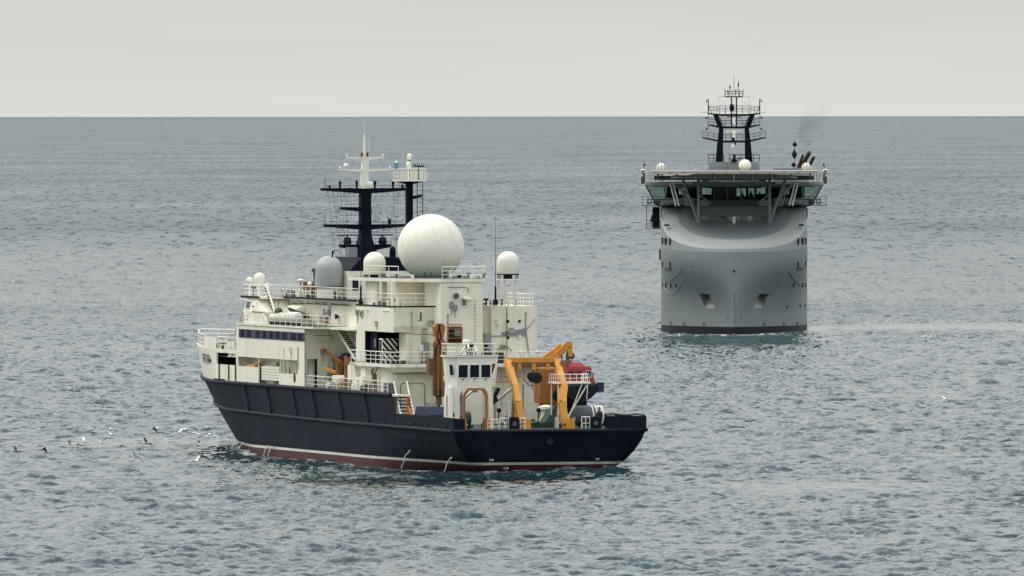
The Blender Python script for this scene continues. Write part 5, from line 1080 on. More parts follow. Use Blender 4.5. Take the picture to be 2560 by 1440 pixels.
def ring_pts(k): i_, zf = rings[k]; R_ = [(*out2(u, i_), zf(u)) for u in RU]; return [(x, -y, z) for x, y, z in R_[::-1]]+[(x, y, z) for x, y, z in R_[1:]]
mb = MB(); mb.grid([ring_pts(0), ring_pts(1)]); mb.build('bow_band', 'haze_grey_lit_band', hull2, smooth=True)
mb = MB(); mb.grid([ring_pts(1), ring_pts(2), ring_pts(3)]); wb = mb.build('whaleback', 'haze_grey_pale_lit', hull2, smooth=True, angle=60)
# scoop : from the inner edge of the whaleback aft to the foot of the front wall
inner = ring_pts(3); target = []
for x, y, z in inner:
    tt = max(-1, min(1, y/7.7)); side = sstep(.70, 1.0, abs(tt)); yy = tt*5.4 if abs(tt) < .72 else math.copysign(5.4*.72+(abs(tt)-.72)/.28*2.4, tt)
    target.append((-17.0-side*3, yy, 15.0*(1-side)+17.25*side))
rws = []
for k in range(9):
    f = k/8; e_ = f**1.25
    rws.append([(a[0]+(b_[0]-a[0])*f, a[1]+(b_[1]-a[1])*(f**.9), a[2]+(b_[2]-a[2])*e_) for a, b_ in zip(inner, target)])
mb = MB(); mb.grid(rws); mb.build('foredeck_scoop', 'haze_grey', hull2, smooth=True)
# main deck behind
mb = MB(); mb.box(-60, -22.5, -9.95, 9.95, 11.9, 17.2); mb.build('accommodation_block', 'haze_grey', gs)
mb = MB(); mb.box(-95, -60, -9.9, 9.9, 7.6, 7.9); mb.build('after_deck', 'deck', gs)
# portholes: tall dark slots on the shoulders and flanks
def hullpt(z, y, s):
    lo, hi = -24.0, sx2(z)
    for _ in range(40):
        m_ = (lo+hi)/2
        if hb2(m_, z) > y: lo = m_
        else: hi = m_
    return lo
def slot(y, z, h_, w_, s, tilt=0.0, par=None, m_='black'):
    x = hullpt(min(z, 11), y, s); x2 = hullpt(min(z+h_, 11), y, s)
    nrm = Vector((hullpt(min(z, 11), y-.15, s)-hullpt(min(z, 11), y+.15, s), 0, 0)); a = math.atan2(.3, max(1e-3, nrm.x)); n_ = Vector((math.sin(a), s*math.cos(a), 0)) if False else Vector((.3, s*nrm.x, 0)).normalized()
    t_ = Vector((-n_.y, n_.x, 0)); c0 = Vector((x, s*y, z)); c1 = Vector((x2+.02, s*(y+tilt), z+h_))
    mb = MB(); o = n_*.05
    mb.hexa([c0+t_*w_/2+o, c0-t_*w_/2+o, c1-t_*w_/2+o, c1+t_*w_/2+o], [c0+t_*w_/2-o, c0-t_*w_/2-o, c1-t_*w_/2-o, c1+t_*w_/2-o]); return mb.build('porthole', m_, hull2)
for s in (1, -1):
    for y in (8.75, 9.35, 9.8): slot(y, 12.0, .9, .34 if y < 9 else .8, s)
    for y in (8.7, 9.75): slot(y, 8.8, .85, .3, s)
    slot(8.1 if s > 0 else 7.9, 6.2, .55, .25, s); slot(9.35, 6.1, .6, .4, s); slot(9.75, 6.1, .6, .5, s)
    if s < 0: slot(8.6, 6.1, .6, .3, s)
    else: slot(7.2, 3.3, .4, .25, s); slot(9.0, 3.4, .4, .35, s); slot(9.7, 3.4, .4, .4, s)
    # whaleback fittings
    mb = MB(); mb.box(-11.4, -10.8, s*9.15-.35, s*9.15+.35, 14.5, 14.75); mb.build('chock', 'black', wb)
    mb = MB(); mb.beam((-17.5, s*9.98, 16.8), (-15.5, s*9.98, 15.6), .12, .12); mb.build('panama_slot', 'black', wb)
# fairleads
for y, z_ in ((0.0, 8.55), (5.9, 8.55), (-5.9, 8.55), (7.35, 8.5), (-7.35, 8.5)):
    s = 1 if y >= 0 else -1; x = hullpt(z_, abs(y), s)
    mb = MB(); r_ = .30 if y == 0 else .2; mb.lathe([(r_*.6, 0), (r_, -.02), (r_*1.1, .1), (r_*.75, .12)], x-.02, y, z_, n=16, axis='x'); mb.m = 1; mb.lathe([(r_*.72, .0), (r_*.72, .11)], x-.01, y, z_, n=12, axis='x'); mb.build('fairlead', ['haze_grey_pale_lit', 'black'], hull2)
for s in (1, -1):
    mb = MB(); P = []
    for i in range(9):
        t_ = i/8; y = 7.35+(9.6-7.35)*t_; z_ = 8.5-2.3*t_-.55*math.sin(math.pi*t_) if s > 0 else 8.5-1.9*t_-.25*math.sin(math.pi*t_); P.append((hullpt(max(3, min(z_, 10)), y, s)+.1, s*y, z_))
    mb.path(P, .035, 5); mb.build('mooring_line', 'green' if s > 0 else 'tan', hull2)
mb = MB(); P = []
for i in range(13): t_ = i/12; y = 9.7-2.7*t_; z_ = 6.2-1.3*math.sin(math.pi*t_)+.8*t_; P.append((hullpt(z_, y, -1)+.08, -y, z_))
mb.path(P, .035, 5); mb.build('mooring_line', 'tan', hull2)
# name, bulb and thruster marks
def name_fn(s):
    def f(a, b_):
        yc = 8.95; y = s*yc+a; z_ = 8.62+b_; return (hullpt(z_, min(9.97, abs(y)), s)+.08, y, z_)
    return f
for s in (1, -1): lettering(hull2, 'PROTEUS', .62, name_fn(s), 'black', name='name_lettering', sx=.38)
def mark_fn(yc, zc):
    s = 1 if yc > 0 else -1
    return lambda a, b_: (hullpt(max(.2, zc+b_), max(.05, abs(yc+a)), s)+.06, yc+a, zc+b_)
for yc, tx in ((.9, '2'), (-.9, '5')): lettering(hull2, tx, .7, mark_fn(yc, 2.25), 'haze_grey_dark', name='hull_mark', sx=.9)
for yc in (8.6, 6.75, 4.1, -4.1, -6.75, -8.6):
    for dy, dz, r_ in ((.0, .17, .10), (.13, -.02, .10), (-.1, -.16, .09), (-.16, .08, .08)):
        y = yc+dy; s = 1 if y > 0 else -1; mb = MB(); mb.lathe([(r_, 0), (r_, .08)], hullpt(1.2, abs(y), s)-.02, y, 1.22+dz, n=8, axis='x'); mb.build('thruster_mark', 'black', hull2)
mb = MB(); mb.ball((.9, 0, -.75), 1.0, 20, 12, .85); mb.build('bulbous_bow', 'red_boot', hull2, smooth=True)
# ---- front wall and bridge
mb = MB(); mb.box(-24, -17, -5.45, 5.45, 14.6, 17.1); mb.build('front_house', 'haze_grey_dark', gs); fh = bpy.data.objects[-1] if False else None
fw = [o for o in C.objects if o.name.startswith('front_house')][0]
for y0, y1, g in ((-4.55, -3.5, 'glass_green'), (-2.05, -.95, 'glass'), (.15, .95, 'glass_green'), (3.45, 4.6, 'glass')): pane(fw, 'x', -17, 1, y0, y1, 15.25, 15.85, frame='haze_grey', glass=g, fw=.06)
mb = MB(); mb.box(-17.02, -16.9, -5.4, 5.4, 16.55, 17.0); mb.build('wall_trim', 'haze_grey_dark', fw)
mb = MB(); mb.tube((-16.9, 1.35, 15.1), (-16.9, 1.35, 16.2), .06); mb.box(-16.98, -16.9, 1.8, 2.5, 15.15, 15.8); mb.box(-16.98, -16.88, -.6, -.25, 15.2, 15.7); mb.build('wall_fitting', 'tan', fw)
rail(gs, [(-16.4, -4.9, 14.95), (-16.4, -.6, 14.95)], .5, 1, 1.2, r=.03, m='haze_grey_pale_lit'); rail(gs, [(-16.4, .6, 14.95), (-16.4, 4.9, 14.95)], .5, 1, 1.2, r=.03, m='haze_grey_pale_lit')
mb = MB(); mb.lathe([(.12, 0), (.12, .5), (.26, .6), (.26, .8), (.12, .95), (.24, 1.05), (.2, 1.3), (.05, 1.4)], -15.9, 0, 14.4, n=14); mb.build('foremast_light', 'white_clean', gs)
bh = empty('bridge', (0, 0, 0)); bh.parent = gs
# floor slab, lower apron, roof
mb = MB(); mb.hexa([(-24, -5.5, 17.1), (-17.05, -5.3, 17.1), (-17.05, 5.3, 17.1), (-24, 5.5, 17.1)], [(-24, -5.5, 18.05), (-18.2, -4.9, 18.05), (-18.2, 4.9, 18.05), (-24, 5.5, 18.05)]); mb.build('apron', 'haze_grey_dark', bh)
mb = MB(); mb.box(-30, -17.3, -12.2, 12.2, 19.85, 20.1); mb.build('bridge_roof', 'haze_grey', bh)
mb = MB(); mb.box(-30, -17.6, -12.1, 12.1, 20.1, 20.5); mb.build('roof_coaming', 'tan', bh)
mb = MB(); mb.box(-30, -19.5, -11.0, 11.0, 17.75, 17.95); mb.build('bridge_floor', 'haze_grey_dark', bh)
# window wall: sequence of plan points (x, y); glass panes between mullions, leaning out at the top
plan = [(-20.2, -11.0), (-19.2, -9.2), (-19.9, -6.6), (-18.9, -4.6), (-18.4, -2.75), (-18.4, -.92), (-18.4, .92), (-18.4, 2.75), (-18.9, 4.6), (-19.9, 6.6), (-19.2, 9.2), (-20.2, 11.0)]
topp = [(-19.6, -12.0), (-18.5, -9.6), (-19.2, -6.7), (-18.2, -4.7), (-17.7, -2.8), (-17.7, -.94), (-17.7, .94), (-17.7, 2.8), (-18.2, 4.7), (-19.2, 6.7), (-18.5, 9.6), (-19.6, 12.0)]
for i in range(len(plan)):
    mb = MB(); mb.beam((*plan[i], 17.95), (*topp[i], 19.9), .16 if 2 < i < 9 else .28, .16, up=(0, 1, 0)); mb.build('mullion', 'haze_grey_dark', bh)
gl = bpy.data.materials.new('bridge_glass'); gl.use_nodes = True; t = gl.node_tree; t.nodes.clear()
g1 = N(t, 'ShaderNodeBsdfTransparent'); g1.inputs[0].default_value = (.60, .70, .64, 1); g2 = N(t, 'ShaderNodeBsdfGlossy'); g2.inputs['Roughness'].default_value = .03
fz = N(t, 'ShaderNodeFresnel', IOR=1.5); ms = N(t, 'ShaderNodeMixShader'); oo = N(t, 'ShaderNodeOutputMaterial')
t.links.new(fz.outputs[0], ms.inputs[0]); t.links.new(g1.outputs[0], ms.inputs[1]); t.links.new(g2.outputs[0], ms.inputs[2]); t.links.new(ms.outputs[0], oo.inputs[0]); MAT['bridge_glass'] = gl
for i in range(len(plan)-1):
    a, b_, c, d_ = (*plan[i], 17.97), (*plan[i+1], 17.97), (*topp[i+1], 19.88), (*topp[i], 19.88)
    mb = MB(); o = Vector((-.02, 0, 0)); mb.hexa([a, b_, c, d_], [Vector(a)+o, Vector(b_)+o, Vector(c)+o, Vector(d_)+o]); mb.build('window', 'bridge_glass', bh)
# back wall with openings (windows that show daylight behind) and consoles
mb = MB(); wall_holes(mb, 'x', -27.0, .12, -11, 11, 17.9, 19.9, [(-4.4, -3.1, 18.7, 19.6), (.35, 1.6, 18.5, 19.6), (2.0, 2.9, 18.6, 19.6), (3.1, 4.3, 18.8, 19.65), (-11, -9.3, 18.1, 19.7), (9.3, 11, 18.1, 19.7), (6.4, 7.6, 18.7, 19.6), (-7.6, -6.6, 18.7, 19.6)], out=1); mb.build('rear_wall', 'dark', bh)
mb = MB(); mb.box(-20.6, -19.8, -4.3, 4.3, 17.95, 18.55); mb.box(-22, -21.3, -7, -5.4, 17.95, 19.0); mb.box(-22, -21.3, 5.4, 7, 17.95, 18.9); mb.build('console', 'black', bh)
for s in (1, -1):
    # bridge wing platform, lantern box, supports
    mb = MB(); mb.hexa([(-24, s*9.2, 16.9), (-20.5, s*9.2, 16.9), (-20.5, s*10.6, 17.15), (-24, s*10.6, 17.15)], [(-24, s*9.2, 17.75), (-20.0, s*9.2, 17.75), (-20.0, s*11.2, 17.75), (-24, s*11.2, 17.75)]); mb.build('wing_base', 'haze_grey', bh)
    mb = MB(); mb.box(-24, -19.6, min(s*9.2, s*12.6), max(s*9.2, s*12.6), 17.2, 17.3); mb.build('wing_platform', 'haze_grey_dark', bh)
    rail(bh, [(-19.7, s*9.4, 17.3), (-19.7, s*12.6, 17.3), (-23, s*12.6, 17.3)], 1.15, 3, .9, r=.035, m='haze_grey')
    mb = MB(); mb.box(-20.2, -19.8, s*11.55-.35, s*11.55+.35, 17.45, 18.2); mb.m = 1; mb.box(-19.8, -19.76, s*11.55-.2, s*11.55+.2, 17.6, 18.05); mb.build('side_light', ['haze_grey', 'white_clean'], bh)
    mb = MB(); mb.hexa([(-17.7, s*5.3, 18.2), (-17.7, s*10.1, 17.3), (-18.6, s*10.1, 17.3), (-18.6, s*5.3, 17.3)], [(-17.7, s*5.3, 18.25), (-17.7, s*10.1, 18.0), (-18.6, s*10.1, 18.0), (-18.6, s*5.3, 18.25)]); mb.build('wing_apron', 'haze_grey', bh)
    rail(bh, [(-16.8, s*5.6, 17.3), (-16.8, s*9.8, 17.3)], .95, 3, .8, r=.035, m='haze_grey')
    mb = MB(); mb.hexa([(-16.9, s*5.0, 17.2), (-16.9, s*3.4, 17.2), (-16.9, s*3.4, 18.0), (-16.9, s*5.0, 18.0)], [(-17.3, s*5.0, 17.2), (-17.3, s*3.4, 17.2), (-17.3, s*3.4, 18.0), (-17.3, s*5.0, 18.0)]); mb.build('gusset_plate', 'haze_grey', bh)
    ladder(bh, (-16.5, s*7.5, 17.2), (-17.0, s*8.3, 20.3), (0, s*.45, 0), m='white_clean', r=.05)
    ladder(bh, (-16.7, s*6.2, 17.2), (-17.0, s*7.0, 19.9), (0, s*.35, 0), m='haze_grey_pale_lit', r=.035)
# ---- helideck
hl = empty('helideck', (0, 0, 0)); hl.parent = gs
octo = [(-5.0, -5.2), (-5.0, 5.2), (-12, 11.4), (-22, 11.4), (-29, 5.2), (-29, -5.2), (-22, -11.4), (-12, -11.4)]
mb = MB(); mb.prism(octo, 'z', 21.62, 21.92); mb.build('deck_plate', 'helideck', hl)
mb = MB(); mb.path([(x, y, 21.95) for x, y in octo]+[(*octo[0], 21.95)], .09, 6); mb.build('gutter', 'tan', hl)
mb = MB(); so2 = [(x*1.0-(.9 if x > -10 else 0)+(.9 if x < -24 else 0), y*1.0+(1.2 if y > 6 else (-1.2 if y < -6 else 0)), 21.78) for x, y in octo]; mb.path([(a*1.0+(1.4 if a > -10 else 0), b_, c) for a, b_, c in so2]+[so2[0]], .05, 5)
mb.build('safety_net_frame', 'tan', hl)
for k in range(12):
    y = -10.4+20.8*k/11; x = -5.0 if abs(y) < 5.2 else -5-7*(abs(y)-5.2)/6.2; mb = MB(); mb.tube((x, y, 21.7), (x+1.1, y*1.05, 21.8), .05); mb.build('net_bracket', 'grey_dark', hl)
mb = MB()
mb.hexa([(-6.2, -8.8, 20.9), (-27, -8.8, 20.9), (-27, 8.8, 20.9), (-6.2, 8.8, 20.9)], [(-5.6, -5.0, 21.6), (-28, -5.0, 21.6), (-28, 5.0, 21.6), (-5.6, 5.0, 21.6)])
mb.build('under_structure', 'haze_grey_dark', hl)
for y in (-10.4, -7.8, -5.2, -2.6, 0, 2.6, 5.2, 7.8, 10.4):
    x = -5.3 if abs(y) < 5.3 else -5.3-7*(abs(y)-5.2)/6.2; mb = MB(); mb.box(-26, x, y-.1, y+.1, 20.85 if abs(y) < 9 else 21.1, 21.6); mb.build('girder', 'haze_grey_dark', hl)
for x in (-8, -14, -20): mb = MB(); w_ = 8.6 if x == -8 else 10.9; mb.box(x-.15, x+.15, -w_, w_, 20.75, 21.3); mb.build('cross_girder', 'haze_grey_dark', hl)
mb = MB(); mb.box(-14.1, -13.8, -8.3, -5.2, 20.9, 21.4); mb.box(-14.1, -13.8, 5.2, 8.3, 20.9, 21.4); mb.build('cable_tray', 'tan', hl)
for s in (1, -1):
    mb = MB(); mb.tube((-15.2, s*4.85, 14.7), (-15.0, s*4.85, 20.9), .22, 10); mb.build('pillar', 'haze_grey', hl)
    mb = MB(); mb.tube((-15.2, s*4.9, 15.0), (-15.2, s*6.2, 18.6), .2, 8); mb.tube((-15.2, s*6.2, 18.5), (-15.2, s*7.0, 20.9), .2, 8); mb.tube((-15.4, s*6.1, 18.3), (-16.6, s*8.1, 20.2), .15, 8); mb.build('brace', 'haze_grey', hl)
    mb = MB(); mb.tube((-15.4, s*4.7, 18.7), (-17.3, s*3.0, 17.4), .12, 8); mb.build('brace', 'haze_grey', hl)
    mb = MB(); mb.tube((-17.0, s*5.6, 20.35), (-17.0, s*8.6, 20.35), .18, 8); mb.build('pipe', 'white_clean', hl)
    mb = MB(); mb.tube((-14.5, s*4.4, 20.6), (-14.5, s*3.4, 20.6), .12, 8); mb.build('lamp', 'haze_grey_pale_lit', hl)
    # corner lights and railings over the bridge wings
    rail(hl, [(-18, s*10.8, 20.5), (-18, s*12.2, 20.5), (-26, s*12.2, 20.5)], 1.25, 3, .55, r=.035, m='tan')
    mb = MB(); mb.tube((-18, s*12.35, 20.3), (-18, s*12.35, 21.6), .1); mb.box(-18.2, -17.8, s*12.45-.25, s*12.45+.25, 20.2, 21.2); mb.tube((-18, s*12.4, 22.2), (-18, s*12.2, 22.9), .06); mb.box(-18.2, -17.8, s*12.25-.14, s*12.25+.14, 22.6, 23.0); mb.m = 1; mb.ball((-18, s*12.45, 21.9), .36, 14, 9); mb.m = 0; mb.lathe([(.1, 0), (.27, .05), (.27, .1)], -17.75, s*12.45, 21.85, n=14, axis='x'); mb.build('searchlight', ['grey_dark', 'white_clean'], hl)
mb = MB(); mb.tube((-4.8, 0, 21.7), (-4.8, 0, 20.6), .05); mb.tube((-6, -1.6, 20.6), (-6, 1.6, 20.6), .04); mb.build('net_strut', 'haze_grey_pale_lit', hl)
# radomes behind the helideck
for y, r_, x, z0 in ((1.5, .88, -30.5, 22.0), (-10.0, .66, -30, 21.9), (9.95, .66, -30, 21.9)):
    e = empty('radome', (0, 0, 0)); e.parent = gs
    mb = MB(); mb.ball((x, y, z0+r_*.72), r_, 28, 16); mb.build('radome_shell', 'radome', e, smooth=True); mb = MB(); mb.lathe([(r_*.5, -1.6), (r_*.5, .05), (r_*.7, .1)], x, y, z0, n=16); mb.build('pedestal', 'haze_grey', e)
for y in (-10.4, -10.0, -9.6, 9.5, 9.95, 10.3):
    mb = MB(); mb.tube((-28.5, y, 21.9), (-28.5, y+.1, 23.1), .035); mb.build('guard_post', 'grey_dark', gs)
# ---- mast
mb = MB(); mb.hexa([(-38, -3.8, 19.5), (-31, -3.8, 19.5), (-31, 3.8, 19.5), (-38, 3.8, 19.5)], [(-38, -3.45, 23.15), (-31.5, -3.45, 23.15), (-31.5, 3.45, 23.15), (-38, 3.45, 23.15)]); mhs = mb.build('mast_house', 'haze_grey', gs)
rail(mhs, [(-31.6, -3.5, 23.15), (-31.6, -1.4, 23.15)], 1.0, 2, .8, r=.045, m='navy_mast'); rail(mhs, [(-31.6, -.6, 23.15), (-31.6, 3.5, 23.15)], 1.0, 2, .9, r=.045, m='navy_mast')
mb = MB(); mb.path([(-31.3, -1.7, 22.7), (-31.3, -1.5, 22.55), (-31.3, -1.1, 22.55), (-31.3, -.95, 22.7)], .05); mb.build('handle', 'tan', mhs)
ladder(mhs, (-31.35, -1.25, 21), (-31.35, -1.25, 23.2), (0, .5, 0), m='haze_grey_pale_lit', r=.03)
tm2 = empty('twin_leg_mast', (0, 0, 0)); tm2.parent = gs
for s in (1, -1):
    def q(z, a, b_, d0=.7, d1=.7): return [(-34+d0, s*a, z), (-34+d0, s*b_, z), (-34-d1, s*b_, z), (-34-d1, s*a, z)]
    mb = MB(); mb.hexa(q(23.15, 1.5, 2.55, .8), q(25.9, 1.5, 2.3)); mb.hexa(q(25.9, 1.5, 2.3), q(27.9, 1.45, 2.05)); mb.build('leg', 'navy_mast', tm2)
    mb = MB(); mb.hexa(q(27.8, 1.45, 2.2), q(29.7, 2.2, 2.9)); mb.build('leg_head', 'navy_mast', tm2)
    mb = MB(); mb.tube((-33.2, s*1.35, 28.0), (-33.2, s*2.0, 29.4), .05); mb.build('brace', 'navy_mast', tm2)
def plat(z, half, tip_z, inner_h=.3):
    mb = MB(); mb.box(-34.6, -33.3, -1.9, 1.9, z-inner_h/2, z+inner_h/2)
    for s in (1, -1): mb.hexa([(-34.6, s*1.8, z-inner_h/2), (-33.3, s*1.8, z-inner_h/2), (-33.3, s*1.8, z+inner_h/2), (-34.6, s*1.8, z+inner_h/2)], [(-34.4, s*half, tip_z-.08), (-33.4, s*half, tip_z-.08), (-33.4, s*half, tip_z+.1), (-34.4, s*half, tip_z+.1)])
    mb.build('platform', 'navy_mast', tm2)
    rail(tm2, [(-33.3, -half, tip_z+.1), (-33.3, -2.0, z+.15), (-33.3, 2.0, z+.15), (-33.3, half, tip_z+.1)], .8, 2, .8, r=.03, m='navy_mast')
plat(25.95, 4.4, 26.5); plat(27.9, 3.55, 28.25); plat(29.6, 3.55, 29.8)
rail(tm2, [(-33.3, -3.5, 29.8), (-33.3, 3.5, 29.8)], 1.05, 2, 1.1, r=.03, m='navy_mast')
for s in (1, -1):
    for z_ in (29.75, 28.2):
        mb = MB(); mb.tube((-33.6, s*3.55, z_), (-33.6, s*3.6, z_-.55), .04); mb.ball((-33.6, s*3.8, z_-.55), .13, 8, 6); mb.tube((-33.6, s*3.6, z_-.45), (-33.6, s*3.8, z_-.4), .035); mb.build('hanging_lamp', 'navy_mast', tm2)
    mb = MB(); mb.tube((-33.6, s*3.55, 29.7), (-33.6, s*3.55, 31.8), .07); mb.tube((-33.6, s*3.55, 31.8), (-33.6, s*3.75, 31.75), .05); mb.ball((-33.6, s*3.8, 31.5), .12, 8, 6); mb.tube((-33.6, s*3.5, 30.7), (-33.6, s*3.0, 29.75), .045); mb.build('lamp_post', 'navy_mast', tm2)
    mb = MB(); mb.tube((-33.6, s*3.5, 29.95), (-33.6, s*4.5, 29.95), .02); mb.build('spreader', 'navy_mast', tm2)
    mb = MB(); mb.tube((-34, s*.36, 27.9), (-34, s*.36, 32.1), .085, 8); mb.build('topmast_pole', 'navy_mast', tm2)
mb = MB()
for k in range(12): mb.tube((-34, -.34, 28.2+k*.32), (-34, .34, 28.2+k*.32), .022, 4)
mb.build('rungs', 'navy_mast', tm2)
mb = MB(); mb.box(-34.5, -33.5, -1.25, 1.25, 32.05, 32.2); mb.tube((-33.9, -2.2, 32.12), (-33.9, 2.2, 32.12), .02); mb.build('top_platform', 'navy_mast', tm2); rail(tm2, [(-33.5, -1.2, 32.2), (-33.5, 1.2, 32.2), (-34.5, 1.2, 32.2), (-34.5, -1.2, 32.2)], .7, 2, .5, r=.035, m='navy_mast', closed=True)
for y, h_, ln in ((-1.25, 1.1, 0), (-.85, .9, .2), (-.55, 1.7, .3), (0, 2.95, 0), (.25, 1.0, .2), (.62, 2.25, .3), (.8, 1.0, 0), (1.25, 1.1, 0)):
    mb = MB(); mb.tube((-34, y, 32.2), (-34, y*1.02, 32.2+h_), .03 if h_ < 2.5 else .025, 5)
    if ln: mb.box(-34.1, -33.9, y-.1, y+.1, 32.2+h_*.62, 32.2+h_*.8); mb.tube((-34, y, 32.2+h_*.7), (-34, y*.4, 32.4), .025, 4)
    mb.build('aerial', 'navy_mast', tm2)
for z_, w_, m_ in ((27.0, 1.15, 'white_clean'), (28.95, 1.0, 'navy_mast')):
    mb = MB(); mb.box(-32.9, -32.7, -w_, w_, z_+.35, z_+.47); mb.m = 1; mb.lathe([(.2, -.6), (.2, -.1), (.25, 0), (.25, .25), (.1, .35)], -32.8, 0, z_, n=12); mb.build('radar', [m_, 'white_clean'], tm2)
mb = MB(); mb.box(-32.9, -32.5, -.3, .1, 25.9, 26.5); mb.tube((-32.8, -.05, 26.4), (-32.8, .2, 25.5), .1); mb.m = 1; mb.lathe([(.1, 0), (.22, .05), (.22, .12), (.1, .14)], -32.6, -.15, 25.35, n=12, axis='x'); mb.build('mast_lamp', ['black', 'white_clean'], tm2)
mb = MB(); mb.box(-33.2, -32.9, -.55, -.05, 30.1, 31.1); mb.ball((-33.0, -.3, 30.6), .35, 8, 6); mb.build('horn', 'navy_mast', tm2)
ladder(tm2, (-33, -1.25, 23.2), (-33, -1.25, 25.9), (0, .5, 0), m='haze_grey_pale_lit', r=.025); ladder(tm2, (-33, .6, 25.9), (-33, .6, 27.7), (0, .5, 0), m='haze_grey_pale_lit', r=.025)
mb = MB(); mb.box(-31.6, -31.2, -.4, .4, 23.15, 23.5); mb.box(-31.5, -31.3, -.15, .15, 23.5, 24.1); mb.path([(-31.4, .4, 23.3), (-31.4, .8, 23.8), (-31.4, .8, 23.2)], .06); mb.build('mast_house_gear', 'navy_mast', tm2)
# stay wires, whip aerials
for s in (1, -1):
    for a, b_ in (((-33.9, s*2.1, 32.1), (-33.6, s*2.1, 29.9)), ((-34, s*.4, 31.9), (-33.6, s*2.1, 30.9))):
        mb = MB(); mb.tube(a, b_, .014, 4); mb.build('rigging_wire', 'cable', tm2)
for y, z0, z1 in ((-11.55, 20.5, 28.6), (11.55, 20.5, 28.5)):
    mb = MB(); mb.tube((-24, y, z0), (-24, y, z0+3.2), .05, 6); mb.tube((-24, y, z0+3.2), (-24, y-.05, z1), .03, 5); mb.build('whip_antenna', 'tan', gs)
# day shapes: ball, diamond, ball on one halyard
ds = empty('day_shapes', (0, 0, 0)); ds.parent = gs
mb = MB(); mb.tube((-29, 8.25, 21.8), (-29, 8.35, 26.2), .035, 5); mb.build('halyard', 'black', ds)
for z_ in (25.55, 22.75):
    mb = MB(); mb.ball((-29, 8.35 if z_ > 24 else 8.2, z_), .31, 16, 10); mb.build('ball_shape', 'black', ds, smooth=True)
mb = MB(); mb.lathe([(.01, -.72), (.42, 0), (.01, .72)], -29, 8.3, 24.2, n=12); mb.build('diamond_shape', 'black', ds)
# exhaust stacks
mb = MB(); mb.box(-64, -54, 5.5, 9.9, 7, 22.2); fn_ = mb.build('funnel', 'haze_grey', gs)
for (y, r_, z1, dy) in ((8.7, .2, 23.9, .9), (9.0, .30, 24.3, 1.5), (10.1, .24, 23.6, 1.0)):
    mb = MB(); a = Vector((-58, y, 21.6)); b_ = Vector((-57.4, y+dy, z1)); mb.tube(a, b_, r_, 12); mb.tube(b_, b_+(b_-a).normalized()*.25+Vector((0, .08, 0)), r_*1.02, 12, r_*.35); mb.build('exhaust_pipe', 'pipe_brown', fn_)
# boarding station hanging on the starboard side, boat fender marks
bs = empty('boarding_station', (0, 0, 0)); bs.parent = gs
mb = MB(); mb.box(-27, -24.5, -11.2, -10.2, 14.1, 17.0); mb.build('tower', 'dark', bs); mb = MB(); mb.box(-26.8, -24.7, -11.9, -10.1, 13.95, 14.05); mb.build('platform', 'haze_grey', bs); rail(bs, [(-24.7, -12.0, 14.05), (-24.7, -10.1, 14.05)], 1.1, 3, .6, r=.04, m='haze_grey')
mb = MB(); mb.tube((-24.6, -12.0, 13.9), (-24.6, -12.0, 17.3), .05); mb.tube((-24.6, -11.4, 14.9), (-24.5, -11.2, 15.9), .16, 8); mb.build('davit_post', 'grey_dark', bs)
mb = MB(); mb.box(-40, -39.7, -10.4, -10.0, 9.6, 11.0); mb.m = 1; mb.box(-41, -40.5, -10.15, -10.0, 8.8, 9.6); mb.build('side_fitting', ['grey_dark', 'red'], gs)
mb = MB(); mb.box(-41, -40.5, 10.0, 10.15, 9.2, 9.9); mb.build('side_fitting', 'red', gs)
# anchor wash: water running from the hawse pipes
# people on the bridge
GM = Matrix.Translation((30.0, 1652, 0)) @ Matrix.Rotation(GH, 4, 'Z')
for lab, p, rz in (('dark silhouette of a person behind the bridge windscreen, left of the centre mullions', (-20.6, -2.0, 17.6), 0), ('dark figure behind the bridge windscreen just right of its centre', (-20.7, 1.1, 17.35), .4), ('dark figure behind the bridge windscreen, second right of its centre', (-20.9, 2.3, 17.5), -.5), ('rightmost dark figure behind the middle bridge windscreen', (-20.7, 3.5, 17.3), .1)):
    person(lab, GM @ Vector(p), -math.pi/2+rz, 'hold', group='people on the bridge')
